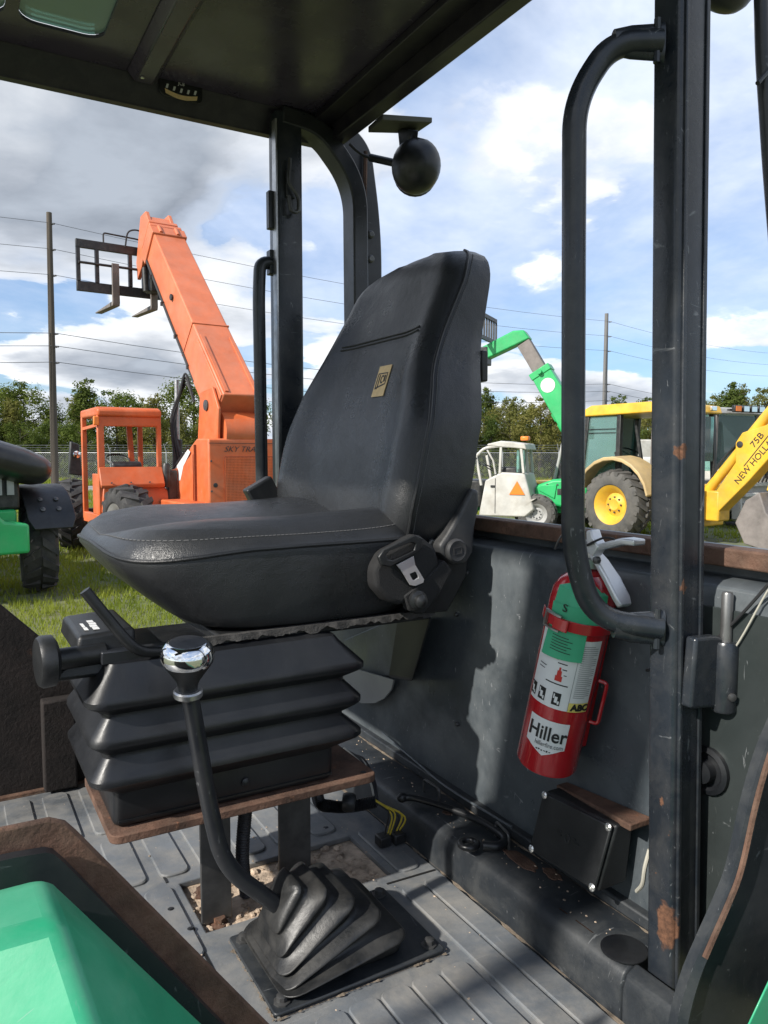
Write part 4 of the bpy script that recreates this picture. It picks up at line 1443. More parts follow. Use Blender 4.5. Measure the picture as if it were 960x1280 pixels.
# pleated boot: square folds swinging from the plate over to the lever
bc = Vector((.464, .952, .912))
fold = []
NF = 5
px_, pz_ = bc.x, bc.z
seq = []
STEP_ = (.80, .97, 1.07, 1.07, .95)
for f_ in range(NF):
    for j, sc_ in enumerate(STEP_):
        u = (f_ + (.02, .30, .46, .58, .74)[j]) / NF
        ang = R(3 + 62 * u)
        size = (.084 * (1 - u) ** .80 + .022) * sc_
        c_ = Vector((bc.x - .008 - .084 * u, bc.y, bc.z + .010 + .088 * u ** .9))
        t_ = Vector((cos(ang), 0, sin(ang)))
        n_ = Vector((-sin(ang), 0, cos(ang)))
        ring = []
        for k, (a, b) in enumerate(rrect(-1, 1, -1, 1, .30 if sc_ > 1 else .45, 5)):
            sag = .0045 * mnoise.noise(Vector((a * 1.3 + f_ * 3.1, b * 1.3, j * .2)))
            ring.append(c_ + t_ * a * size * .92 + Vector((0, 1, 0)) * b * size * .88 + n_ * (sag - .006 * max(0, a * a + b * b - 1.2) * (sc_ > .9)))
        seq.append(ring)
base = [Vector((x, y, .908)) for x, y in rrect(bc.x - .084, bc.x + .090, bc.y - .072, bc.y + .072, .03, 5)]
base2 = [Vector((x, y, .916)) for x, y in rrect(bc.x - .082, bc.x + .088, bc.y - .070, bc.y + .070, .03, 5)]
gp(MB().loft([base, base2] + seq), 'boot', K['boot'], smooth=180, sub=1)
# plate with four bolts
cs = [Vector((x, y, .9035)) for x, y in rrect(.338, .600, .862, 1.044, .006, 3)]
gp(MB().loft([cs, [p + Vector((0, 0, .0045)) for p in cs]]), 'boot_plate', K['sill'], bevel=.0015)
for x, y in ((.355, 1.026), (.355, .880), (.583, .880), (.583, 1.026)):
    gp(MB().lathe([(.0115, .908), (.0115, .910), (.0075, .911), (.0075, .917), (.0045, .9185)], (x, y, 0), (0, 0, 1), 8), 'plate_bolt', K['bolt'])

# ================================================================== fire extinguisher on the rear wall
EB, ET = at(683, 951, 'X', .762), at(733, 727, 'X', .770)
ext = thing('fire_extinguisher', 'red fire extinguisher with white label strapped slanting to the rear wall', 'fire extinguisher', EB)
EA = (ET - EB).normalized()
EL = (ET - EB).length
ER = .0445


def ep(mb, name, m, parent=ext, **kw):
    return mb.build(name, m, parent, world=True, **kw)


ep(MB().lathe([(.025, .006), (.038, .001), (.0428, .0), (ER, .004), (ER, EL - .030), (.0428, EL - .015), (.036, EL - .001), (.026, EL + .008), (.017, EL + .013), (.016, EL + .020)], EB, EA, 56), 'cylinder', K['red'], smooth=40)
vw = (CAMP - EB)
vw = (vw - EA * vw.dot(EA)).normalized()           # towards the viewer, square to the axis
rt_ = EA.cross(vw).normalized()
if rt_.dot(_r) < 0:
    rt_ = -rt_


def wrap(a, h, off=.0006):
    """a = angle from the viewer's side (to the right), h = height along the cylinder"""
    return EB + EA * h + (vw * cos(a) + rt_ * sin(a)) * (ER + off)


def sticker(poly, name, m, parent, off=.0006, n=10):
    """flat label bent round the cylinder; poly = list of (a0, a1, h0, h1) strips"""
    mb = MB()
    for a0, a1, h0, h1 in poly:
        g1 = [wrap(a0 + (a1 - a0) * k / n, h0, off) for k in range(n + 1)]
        g2 = [wrap(a0 + (a1 - a0) * k / n, h1, off) for k in range(n + 1)]
        mb.raw(g1 + g2, [(k, k + 1, n + 2 + k, n + 1 + k) for k in range(n)])
    return ep(mb, name, m, parent)


cyl = [o for o in ext.children if o.name.startswith('cylinder')][0]
lab = sticker([(-1.15, .98, .108, .216)], 'instruction_label', K['label'], cyl)
sticker([(.28, .96, .108, .122)], 'class_strip', K['yellowlabel'], lab, .0011, 6)
sticker([(.27, .285, .108, .216)], 'label_rule', K['inkgrey'], lab, .0011, 1)
for i in range(26):
    sticker([(.36, .36 + (.54 if i % 5 else .4), .130 + i * .0031, .1309 + i * .0031)], 'small_print', K['inkgrey'], lab, .0010, 5)
for a in (-1.02, -.62, -.12):
    sticker([(a - .13, a + .13, .114, .133)], 'pictogram', K['ink'], lab, .0010, 4)
    sticker([(a - .05, a + .04, .118, .127), (a - .10, a - .06, .124, .131), (a + .05, a + .10, .116, .121)], 'pictogram_mark', K['label'], lab, .0014, 3)
sticker([(-.30, -.08, .150, .158), (-.26, -.12, .158, .166), (-.22, -.16, .166, .171)], 'red_symbol', K['inkred'], lab, .0010, 4)
sticker([(-.12, .02, .168, .1695), (-.05, .04, .160, .1612), (-.58, .14, .1445, .1462), (-.95, -.7, .160, .1612), (-.95, -.66, .165, .1662), (-.3, 0, .176, .1775), (-.36, -.3, .181, .186), (-.1, .1, .184, .1852)], 'label_text_line', K['ink'], lab, .0010, 4)
hil = MB()
aa = [(-.86 + 1.34 * k / 12) for k in range(13)]
lo = [.046 - .014 * max(0, 1 - abs(a + .19) / .60) - (.0) for a in aa]
g1 = [wrap(a, l, .0007) for a, l in zip(aa, lo)]
g2 = [wrap(a, .088, .0007) for a in aa]
hil.raw(g1 + g2, [(k, k + 1, 14 + k, 13 + k) for k in range(12)])
hil = ep(hil, 'maker_label', K['label'], cyl)


def wrap_text(s, size, m, parent, a_mid, h, off=.0013, **kw):
    o = text(s, size, m, parent, Matrix.Identity(4), world=False, **kw)
    inv = MATS_OF[ext.name].inverted()
    for v in o.data.vertices:
        p = wrap(a_mid + v.co.x / ER, h + v.co.y, off + v.co.z)
        v.co = inv @ p
    return o


wrap_text('Hiller', .030, K['ink'], hil, -.17, .0665, bold=.0004, width=.84)
wrap_text('hillerfire.com', .0095, K['inkgrey'], hil, -.04, .0500, width=.80)
sticker([(-.80, -.74, .056, .078)], 'red_flame', K['inkred'], hil, .0011, 2)
sticker([(-.42 + .085 * i, -.42 + .085 * i + (.05 if i % 3 else .065), .0392 + (.0006 if i % 2 else 0), .0412 + (.0008 if i % 3 == 1 else 0)) for i in range(6)], 'small_print', K['ink'], hil, .0012, 2)
wrap_text('ABC', .0135, K['ink'], lab, .66, .1150, bold=.0006, off=.0018)
# inspection tag, strap with buckle
tgm = MB()
ta = [(-.92 + 1.28 * k / 10) for k in range(11)]
for (h0, h1, o1, o2) in ((.184, .222, .0042, .0016), (.222, .262, .0016, .0022)):
    g1 = [wrap(a, h0 + .004 * a, o1) for a in ta]
    g2 = [wrap(a, h1 + .004 * a, o2) for a in ta]
    tgm.raw(g1 + g2, [(k, k + 1, 12 + k, 11 + k) for k in range(10)])
tag_ = ep(tgm, 'inspection_tag', K['tag'])
tm2 = MB()
tq = [wrap(-.92 + 1.80 * k / 8, .236, .0026) for k in range(9)]
tqm = [EB + EA * (EL - .004) + (vw * cos(-.88 + 1.7 * k / 8) + rt_ * sin(-.88 + 1.7 * k / 8)) * .0435 for k in range(9)]
tq2 = [EB + EA * (EL + .012 - .003 * abs(k - 4)) + (vw * cos(-.75 + 1.5 * k / 8) + rt_ * sin(-.75 + 1.5 * k / 8)) * .031 for k in range(9)]
tm2.raw(tq + tqm + tq2, [(k + j, k + 1 + j, 10 + k + j, 9 + k + j) for k in range(8) for j in (0, 9)])
ep(tm2, 'tag_top', K['tag'], tag_)
sticker([(-.62 + .0, -.62 + (.5 if i % 2 else .62), .194 + i * .0042, .1950 + i * .0042) for i in range(6)], 'tag_print', K['ink'], tag_, .0048, 4)
wrap_text('S', .016, K['ink'], tag_, -.42, .256, off=.0035)
stp = MB()
sa = [(-1.5 + 3.0 * k / 20) for k in range(21)]
for (h0, h1) in ((.2260, .2415),):
    stp.loft([[wrap(a, h0, .0036), wrap(a, h1, .0036), wrap(a, h1, .0052), wrap(a, h0, .0052)] for a in sa])
stp = ep(stp, 'strap', K['red'], bevel=.0008)
bk = MB()
for a0, a1, h0, h1 in ((-.98, -.90, .2215, .2455), (-.90, -.42, .2425, .2455), (-.90, -.42, .2215, .2240)):
    bk.loft([[wrap(a0 + (a1 - a0) * k / 5, h0, .0055), wrap(a0 + (a1 - a0) * k / 5, h1, .0055), wrap(a0 + (a1 - a0) * k / 5, h1, .0095), wrap(a0 + (a1 - a0) * k / 5, h0, .0095)] for k in range(6)])
ep(bk, 'strap_buckle', K['steel'], stp)
bk = MB()
bk.loft([[wrap(-.62 + .42 * k / 5, .2250, .0058), wrap(-.62 + .42 * k / 5, .2420, .0058), wrap(-.62 + .42 * k / 5, .2420, .0105), wrap(-.62 + .42 * k / 5, .2250, .0105)] for k in range(6)])
ep(bk, 'buckle_tab', K['red'], stp, bevel=.001)
# wall bracket and hose clip behind
br = MB()
for h0, h1 in ((.02, EL - .02),):
    br.prism([EB + EA * h0 + Vector((.036, -.02, 0)), EB + EA * h0 + Vector((.056, -.02, 0)), EB + EA * h1 + Vector((.048, -.02, 0)), EB + EA * h1 + Vector((.036, -.02, 0))], (0, .03, 0))
ep(br, 'wall_bracket', K['red'], bevel=.002)
ep(MB().tube(fillet([wrap(1.42, .150, .002), wrap(1.42, .150, .014), wrap(1.42, .085, .014), wrap(1.42, .085, .002)], .008, 4), .0028, 8), 'bracket_clip', K['red'])
# head: valve, lever, carry handle, gauge, pin
vh = EB + EA * (EL + .024)
vx = 'X'
va = .765
val = ep(MB().lathe([(.016, 0), (.016, .012), (.013, .014), (.013, .034), (.009, .037)], vh, EA, 18), 'valve', K['steel'])


def lever(pts, w, th, name):
    rings = []
    P = [at(x, y, vx, va) for x, y in pts]
    for i, p in enumerate(P):
        t = (P[min(i + 1, len(P) - 1)] - P[max(i - 1, 0)]).normalized()
        up = Vector((-1, 0, 0)).cross(t).normalized()
        ww = w[i]
        rings.append([p + Vector((-ww, 0, 0)) + up * th, p + Vector((ww, 0, 0)) + up * th, p + Vector((ww, 0, 0)) - up * th, p + Vector((-ww, 0, 0)) - up * th])
    return ep(MB().loft(rings), name, K['brightsteel'], val, bevel=.0025, seg=3)


lever([(738, 676), (750, 684), (764, 681), (785, 676), (800, 678)], (.008, .010, .012, .014, .011), .0042, 'squeeze_lever')
lever([(742, 690), (752, 703), (765, 724), (777, 748), (781, 758)], (.008, .011, .013, .013, .010), .0046, 'carry_handle')
ep(MB().prism([at(x, y, vx, va - .012) for x, y in ((732, 664), (738, 662), (741, 672), (748, 684), (740, 696), (733, 690))], (.018, 0, 0)), 'lever_yoke', K['brightsteel'], val, bevel=.002)
ep(MB().tube(spline([at(733, 682, vx, va - .014), at(745, 676, vx, va - .016), at(757, 672, vx, va - .016), at(768, 674, vx, va - .012)], 4), .0016, 6), 'pull_pin_tie', K['wire'], val)
ep(MB().lathe([(.005, 0), (.005, .006), (.002, .008)], at(748, 700, vx, va - .010), (-1, 0, 0), 10), 'pivot_rivet', K['bolt'], val)
ep(MB().tube(spline([at(694, 686, 'X', .80), at(699, 674, 'X', .79), at(709, 664, 'X', .78), at(722, 662, 'X', .77)], 5), .0016, 6), 'pull_pin_wire', K['steel'], val)

# ================================================================== fuse box at the foot of the wall
fz = [at(682, 988, 'X', .772), at(771, 1032, 'X', .772), at(748, 1116, 'X', .752), at(664, 1062, 'X', .752)]
fb = thing('fuse_box', 'black square fuse box with screwed cover low on the rear wall', 'fuse box', at(706, 1088, 'X', .79))
MB().hexa(fz + [Vector((.8055, p.y, p.z)) for p in fz]).build('case', K['plastic'], fb, world=True, bevel=.004)
cx = sum(fz, Vector()) / 4
nf = (fz[1] - fz[0]).cross(fz[3] - fz[0]).normalized()
if nf.x > 0:
    nf = -nf
cov = [cx + (p - cx) * .97 + nf * .002 for p in fz]
cv = MB().prism(cov, nf * .005).build('cover', K['plastic'], fb, world=True, bevel=.003)
for p in fz:
    q = cx + (p - cx) * .90 + nf * .006
    MB().lathe([(.0055, 0), (.0055, .002), (.003, .0035), (.0025, .002)], q, nf, 12).build('cover_screw', K['brightbolt'], cv, world=True)
fm = basis(cx + nf * .0070, (fz[1] - fz[0]), (fz[0] - fz[3]))
for (u0, u1, v0, v1) in ((-.022, -.012, -.001, .0005), (-.021, -.013, .004, .0052), (.012, .023, -.001, .0005), (.010, .016, .004, .0052)):
    MB().prism([fm @ Vector(q) for q in ((u0, v0, 0), (u1, v0, 0), (u1, v1, 0), (u0, v1, 0))], nf * .0009).build('raised_mark', K['plastic'], cv, world=True)
MB().tube([fm @ Vector((.0045 * cos(2 * pi * k / 18), .006 * sin(2 * pi * k / 18), .0004)) for k in range(18)], .0008, 6, closed=True).build('raised_ring', K['plastic'], cv, world=True)
rs_ = [at(700, 984, 'X', .805), at(806, 1030, 'X', .805)]
MB().hexa([rs_[0] + Vector((-.008, 0, -.004)), rs_[1] + Vector((-.028, 0, -.004)), rs_[1] + Vector((-.028, 0, .006)), rs_[0] + Vector((-.008, 0, .006)),
           rs_[0] + Vector((.014, 0, -.004)), rs_[1] + Vector((.014, 0, -.004)), rs_[1] + Vector((.014, 0, .006)), rs_[0] + Vector((.014, 0, .006))]).build('rusted_shelf', K['rust'], fb, world=True, bevel=.002)
MB().tube(spline([at(812, 1062, 'X', .775), at(806, 1085, 'X', .77), at(803, 1105, 'X', .775), at(796, 1114, 'X', .785)], 4), .0028, 8).build('white_lead', K['whitewire'], fb, world=True)

# ================================================================== window stay lying on the sill
st = thing('stay_rod', 'black rubber-ended stay rod lying along the sill below the extinguisher', 'stay rod', at(560, 1020, 'Z', .972))
sz = .982
MB().tube(spline([at(500, 997, 'Z', sz), at(520, 998, 'Z', sz), at(560, 1010, 'Z', sz), at(600, 1026, 'Z', sz), at(628, 1044, 'Z', sz), at(632, 1054, 'Z', sz)], 6), .0062, 10).build('rod', K['rubber'], st, world=True)
MB().tube(spline([at(632, 1052, 'Z', sz), at(622, 1058, 'Z', sz), at(604, 1057, 'Z', sz)], 5), .0075, 10).build('rod_end', K['rubber'], st, world=True)
rc_ = at(586, 1055, 'Z', sz)
MB().tube([rc_ + Vector((.014 * cos(2 * pi * k / 20), .014 * sin(2 * pi * k / 20), 0)) for k in range(20)], .0055, 10, closed=True).build('eye', K['rubber'], st, world=True)
MB().sphere(at(503, 997, 'Z', sz), .011, .009, .009, 12, 8).build('rod_tip', K['rubber'], st, world=True)
for a, b in (((530, 990), (549, 1003)), ((620, 1045), (636, 1062))):
    p0, p1 = at(*a, 'Z', .971), at(*b, 'Z', .971)
    h = Vector((0, 0, .026))
    MB().tube(fillet([p0, p0 + h, p1 + h, p1], .008, 4), .0026, 8).build('staple', K['bolt'], st, world=True)

# ================================================================== wiring under the seat


def corrugated(path, r, name, mt, parent):
    P = spline(path, 30)
    rs = [r * (1.0 if (i // 1) % 2 else .84) for i in range(len(P))]
    return MB().tube(P, r, 12, rs=rs).build(name, mt, parent, world=True, smooth=25)


w1 = thing('corrugated_conduit', 'grey ribbed conduit running straight down from the seat plate to the floor', 'conduit', at(320, 1105, 'Z', .9))
corrugated([(.405, 1.135, 1.09), (.400, 1.142, 1.03), (.398, 1.150, .96), (.407, 1.158, .892)], .0115, 'conduit', K['greyplastic'], w1)
w2 = thing('wiring_loom', 'ribbed wiring loom with loose yellow wires and plugs beside the sill', 'wiring', at(490, 1048, 'Z', .905))
corrugated([(.556, 1.20, 1.07), at(398, 1000, 'Y', 1.22), at(415, 1008, 'Y', 1.20), at(440, 1008, 'Y', 1.18), at(470, 1002, 'Y', 1.16)], .0115, 'conduit', K['rubber'], w2)
MB().lathe([(.014, -.012), (.017, -.006), (.017, .006), (.014, .012)], at(436, 1003, 'Y', 1.18), (1, -.6, -.1), 10).build('conduit_clamp', K['plastic'], w2, world=True)
pl1 = at(489, 1047, 'Z', .915)
for i in range(6):
    o1 = Vector((0, .003 * (i - 2), .002 * (i % 3)))
    mid = at(486 + 4 * i, 1018 + 3 * (i % 2), 'Y', 1.15)
    MB().tube(spline([at(468, 1002, 'Y', 1.16) + o1, at(480, 1010, 'Y', 1.155) + o1, mid, pl1 + Vector((.006 * (i - 2), .004, .004))], 5), .0016, 6).build('wire', K['yellowwire'] if i % 3 else K['wire'], w2, world=True)
for i, (dx, dy) in enumerate(((-.016, .002), (.012, -.002))):
    c = pl1 + Vector((dx, dy, 0))
    MB().box(c.x - .012, c.x + .012, c.y - .012, c.y + .012, .9045, .924).build('plug', K['plastic'], w2, world=True, bevel=.003)
for i in range(3):
    MB().tube(spline([at(430 + 6 * i, 935 + 4 * i, 'Y', 1.30), at(446 + 5 * i, 950, 'Y', 1.25), at(462 + 3 * i, 975, 'Y', 1.2), at(468 + 2 * i, 1000, 'Y', 1.17)], 5), .0022, 6).build('wire', (K['whitewire'], K['wire'], K['wire'])[i], w2, world=True)

# ================================================================== near left fender with its rusty edge plate
yy = .55
P = lambda x, y, v=.55: at(x, y, 'Y', v)


def down(p, q, z):
    """carry the line p-q on to height z"""
    t = (z - p.z) / (q.z - p.z)
    return p.lerp(q, t)


out = [Vector((-.90, yy, P(0, 1037).z + .004))] + [P(x, y) for x, y in ((0, 1037), (62, 1024), (82, 1028), (96, 1040), (345, 1290))]
out.append(down(out[-2], out[-1], .62))
inn_ = [Vector((-.90, yy, P(0, 1095).z + .004))] + [P(x, y) for x, y in ((0, 1095), (40, 1088), (50, 1090), (62, 1100), (262, 1300))]
inn_.append(down(inn_[-2], inn_[-1], .62))
MB().prism(out + list(reversed(inn_)), (0, .006, 0)).build('fender_edge_plate', K['rust'], cab, world=True, bevel=.002)
ip = [Vector((-.895, yy, inn_[0].z + .02))] + [p + Vector((.008, 0, .016)) for p in inn_[1:]]
ip.append(Vector((-.895, yy, .62)))
MB().prism([p + Vector((0, -.012, 0)) for p in ip], (0, .009, 0)).build('fender_inner_plate', K['paint'], cab, world=True)
apex, r0, b2 = P(55, 1095, .50), P(262, 1290, .50), P(75, 1150, .450)
l0 = Vector((-.90, .50, apex.z - .004))
l2 = Vector((-.90, .44, b2.z + .01))
rz = down(apex, r0, .62)
b3 = down(b2, P(122, 1290, .395), .62)
lz = Vector((-.90, .36, .62))
k_ = Vector((0, .036, -.032))
vs = [l0, apex, r0, rz, b3, lz, l2, b2]
vs += [l0 + k_, apex + k_, r0 + k_, rz + k_]
MB().raw(vs, [(0, 1, 7, 6), (1, 2, 7), (2, 3, 4, 7), (7, 4, 5, 6), (8, 9, 1, 0), (9, 10, 2, 1), (10, 11, 3, 2)]).build('fender_skin', K['mint'], cab, world=True, bevel=.008, seg=4, smooth=45)
# ================================================================== machines standing in the yard (local: x right, y forward, z up)
def wheel(parent, c, r, w, rim_r, tm, rm, steer=0.0, lugs=18, name='wheel', side=-1, lug_h=.05):
    """side = which end of the axle faces outwards"""
    c = Vector(c)
    rot = Matrix.Rotation(steer, 3, 'Z')
    ax = rot @ Vector((side, 0, 0))
    base = c - ax * (w / 2)
    ro = r - lug_h
    prof = [(rim_r, .06 * w), (rim_r + .03, .0), (rim_r + (ro - rim_r) * .55, -.02 * w), (ro - .05, .03 * w), (ro - .005, .10 * w), (ro, .2 * w), (ro, .8 * w),
            (ro - .005, .9 * w), (ro - .05, .97 * w), (rim_r + (ro - rim_r) * .55, 1.02 * w), (rim_r + .03, 1.0 * w), (rim_r, .94 * w)]
    m = MB().lathe(prof, base, ax, 40, cap=False)
    u = ax.cross(Vector((0, 0, 1))).normalized()
    v = ax.cross(u)
    for i in range(lugs):
        for half in (0, 1):
            a0 = 2 * pi * (i + .5 * half) / lugs
            da = .62 * 2 * pi / lugs * 1.0
            th = 2 * pi / lugs * .40
            A, B = (.53, 1.0) if half else (.47, .0)
            pts = []
            for rr in (ro - .02, r):
                for (x, ang) in ((A, a0), (A, a0 + th), (B, a0 + th + da), (B, a0 + da)):
                    rad = rr - (.055 if x in (0.0, 1.0) else 0)
                    pts.append(base + ax * (w * x) + (u * cos(ang) + v * sin(ang)) * rad)
            m.hexa(pts)
    t = m.build(name, tm, parent, smooth=30)
    rimp = [(.05, .70 * w), (.10, .74 * w), (.14, .66 * w), (rim_r * .62, .62 * w), (rim_r * .80, .82 * w), (rim_r * .92, .90 * w), (rim_r + .012, .97 * w), (rim_r + .012, .90 * w), (rim_r - .01, .80 * w), (rim_r - .01, .10 * w)]
    rim = MB().lathe(rimp, base, ax, 32).build('rim', rm, t)
    nb = MB()
    for k in range(8):
        a = 2 * pi * k / 8
        nb.lathe([(.016, 0), (.016, .03)], base + ax * (.66 * w) + (u * cos(a) + v * sin(a)) * rim_r * .40, ax, 6)
    nb.build('wheel_nuts', K['bolt'], rim, kind='stuff')
    return t


def beam(a, b, w0, h0, w1=None, h1=None, up=(0, 0, 1)):
    """tapered box beam"""
    a, b = Vector(a), Vector(b)
    w1, h1 = w1 or w0, h1 or h0
    d = (b - a).normalized()
    x = d.cross(Vector(up)).normalized()
    u = x.cross(d)
    vs = [p + x * sx * w / 2 + u * sz * h / 2 for p, w, h in ((a, w0, h0), (b, w1, h1)) for sx, sz in ((-1, -1), (1, -1), (1, 1), (-1, 1))]
    return MB().hexa(vs)


# ------------------------------------------------------------------ orange telehandler
T1 = thing('orange_telehandler', 'orange telehandler with raised boom and pallet forks standing in the grass', 'telehandler', cf(-2.62, 10.75), heading(-35))
# wheels
wheel(T1, (-.98, 0, .60), .60, .40, .33, K['tyre'], K['rimgrey'], R(4), 17)
wheel(T1, (-1.00, 3.0, .60), .60, .40, .33, K['tyre'], K['rimgrey'], R(-16), 17)
wheel(T1, (1.15, 0, .60), .60, .40, .33, K['tyre'], K['rimgrey'], 0, 17, side=1)
wheel(T1, (1.15, 3.0, .60), .60, .40, .33, K['tyre'], K['rimgrey'], 0, 17, side=1)
MB().box(-.42, .62, -.55, 3.6, .55, .95).build('chassis', K['orange'], T1, bevel=.02)
MB().box(-.8, .9, -.08, .08, .50, .68).box(-.8, .9, 2.92, 3.08, .50, .68).build('axles', K['machblack'], T1)
# engine cover: tall box, top falling away forwards
ec = MB().prism([(-.12, -.70, .50), (-.12, -.70, 1.80), (-.12, -.28, 1.80), (-.12, .95, 1.22), (-.12, 1.05, .50)], (1.16, 0, 0)).build('engine_cover', K['orange'], T1, bevel=.025)
MB().prism([(-.125, -.16, .74), (-.125, -.16, 1.60), (-.125, .72, 1.22), (-.125, .72, .74)], (-.012, 0, 0)).build('side_hatch', K['orange'], ec, bevel=.008)
MB().box(.10, .98, -.716, -.702, .68, 1.56).build('grille', K['orangedark'], ec)
gm = MB()
for i in range(44):
    gm.box(.11 + i * .0195, .119 + i * .0195, -.722, -.7165, .69, 1.55)
for i in range(40):
    gm.box(.105, .975, -.7225, -.7222, .695 + i * .0213, .705 + i * .0213)
gm.build('grille_mesh', K['orange'], ec, smooth=0, kind='stuff')
gl_ = MB().lathe([(.03, 0), (.03, .012), (.012, .014)], (-.03, -.70, 1.18), (0, -1, 0), 12).build('cover_latch', K['machblack'], ec)
text('SKY TRAK', .105, K['machblack'], ec, basis((.09, -.7225, 1.655), (1, 0, 0), (0, 0, 1)), shear=.35, world=False, width=1.12, depth=.002, align='LEFT')
# weathered sheets taped on the cover flank
MB().raw([(-.140, -.02, 1.66), (-.140, .52, 1.40), (-.142, .62, 1.28), (-.142, .56, 1.18), (-.140, .30, 1.22), (-.140, .18, 1.42), (-.140, -.10, 1.62)], [(0, 1, 2, 3, 4, 5, 6)]).build('taped_sheet', K['paper'], ec, smooth=0)
MB().tube([(-.150, -.05, 1.70), (-.150, .60, 1.36), (-.150, .72, 1.16)], .012, 6).build('hose', K['wire'], ec)
# cab
C0, C1, CY0, CY1 = -1.24, -.36, .42, 1.30
cb = MB()
cb.frame([(C0, CY0, .66)] * 1 + [(C1, CY0, .66), (C1, CY0, 2.12), (C0, CY0, 2.12)], [(C0 + .09, CY0, 1.40), (C1 - .07, CY0, 1.40), (C1 - .07, CY0, 1.97), (C0 + .09, CY0, 1.97)], (0, .05, 0))
cabo = cb.build('cab_rear_frame', K['orange'], T1, bevel=.018)
MB().prism([(C0 - .0, CY0 - .03, 2.10), (C0, CY0 - .035, 2.20), (C0, CY0 + .05, 2.235), (C0, CY1 + .02, 2.215), (C0, CY1 + .04, 2.10)], (C1 - C0, 0, 0)).build('cab_roof', K['orange'], T1, bevel=.03, seg=3)
MB().prism([(C0 + .0, CY0 - .012, 1.42), (C0, CY0 - .12, 1.17), (C0, CY0 - .10, 1.12), (C0, CY0 - .002, 1.30)], (C1 - C0 - .002, 0, 0)).build('rear_slope_panel', K['orange'], T1, bevel=.012)
MB().prism([(C0 + .06, CY0 - .004, 1.16), (C0 + .02, CY0 - .05, .80), (C0 + .10, CY0 - .05, .66), (C1 + .12, CY0 - .05, .66), (C1 + .12, CY0 - .05, 1.0), (C1, CY0 - .004, 1.16)], (0, .04, 0)).build('wheel_arch', K['orange'], T1, bevel=.015)
for x in (C0 + .035, C1 - .035):
    MB().bar((x, CY1, .66), (x, CY1 - .02, 2.12), .07, .06, (0, 1, 0)).build('cab_front_pillar', K['orange'], T1, bevel=.01)
MB().box(C0, C0 + .07, CY0 + .05, CY1, .62, .76).build('cab_sill', K['orange'], T1, bevel=.01)
MB().bar((C0 + .03, CY0 + .05, 1.99), (C0 + .03, CY1, 1.95), .04, .04).build('side_rail', K['orange'], T1)
MB().box(C0 + .002, C0 + .05, CY0 + .05, CY0 + .34, .76, 1.32).build('side_lower_panel', K['orange'], T1, bevel=.01)
MB().bar((C1 - .16, CY1 - .01, 1.35), (C1 - .20, CY1 - .01, 2.10), .08, .05, (0, 1, 0)).build('inner_pillar', K['orange'], T1, bevel=.01)
cbw = MB().lathe([(.16, 0), (.175, .015), (.16, .03)], (-.80, 1.06, 1.50), (0, -.5, 1), 20, cap=False).build('steering_wheel', K['machblack'], T1)
MB().prism([(-1.0, .62, 1.02), (-1.0, .62, 1.46), (-1.0, .70, 1.50), (-1.0, .78, 1.12), (-1.0, 1.05, 1.10), (-1.0, 1.05, 1.02)], (.42, 0, 0)).build('cab_seat', K['machblack'], T1, bevel=.03)
MB().box(C0 - .02, C0 + .34, CY0 - .08, CY0 + .20, .58, .66).build('step', K['orange'], T1, bevel=.01)
# boom
D = Vector((0, .70, .714)).normalized()
B0 = Vector((.40, -.52, 2.10))
bx = .40
U = Vector((0, -D.z, D.y))
b_end = B0 + D * 4.10
bo_ = beam(B0 + D * .10, b_end, .56, .62, .52, .54, up=U).build('boom', K['fadedorange'], T1, bevel=.02)
MB().lathe([(.26, -.27), (.29, -.26), (.29, .26), (.26, .27)], B0 + Vector((0, .10, -.22)), (1, 0, 0), 28).build('boom_pivot_drum', K['orange'], bo_)
for sx in (-1, 1):
    MB().prism([(bx + sx * .315, -.62, 1.76), (bx + sx * .315, .10, 1.76), (bx + sx * .315, -.02, 2.45), (bx + sx * .315, -.46, 2.50), (bx + sx * .315, -.66, 2.20)], (sx * .04, 0, 0)).build('boom_tower_plate', K['orange'], T1, bevel=.012)
for sx in (-1, 1):
    beam(B0 + D * .15 + U * .315 + Vector((sx * .22, 0, 0)), B0 + D * 1.35 + U * .31 + Vector((sx * .22, 0, 0)), .05, .03, .05, .02, up=U).build('boom_rib', K['fadedorange'], bo_)
beam(B0 + D * .12 + U * .0, B0 + D * 1.3 + U * .0, .60, .56, .585, .54, up=U).build('boom_doubler', K['fadedorange'], bo_, bevel=.01)
for i, (s0, s1, ex) in enumerate(((3.92, 4.12, .045), (4.16, 4.24, .005), (4.30, 4.38, -.04))):
    beam(B0 + D * s0, B0 + D * s1, .53 + ex, .555 + ex, up=U).build('boom_collar', K['fadedorange'], bo_, bevel=.012)
beam(B0 + D * 4.10, B0 + D * 4.55, .40, .42, up=U).build('inner_boom', K['fadedorange'], bo_, bevel=.01)
for sx in (-.14, .14):
    MB().lathe([(.03, 0), (.03, .16)], B0 + D * 3.95 + U * .30 + Vector((sx, 0, 0)), tuple(D), 10).build('collar_bolt', K['fadedorange'], bo_)
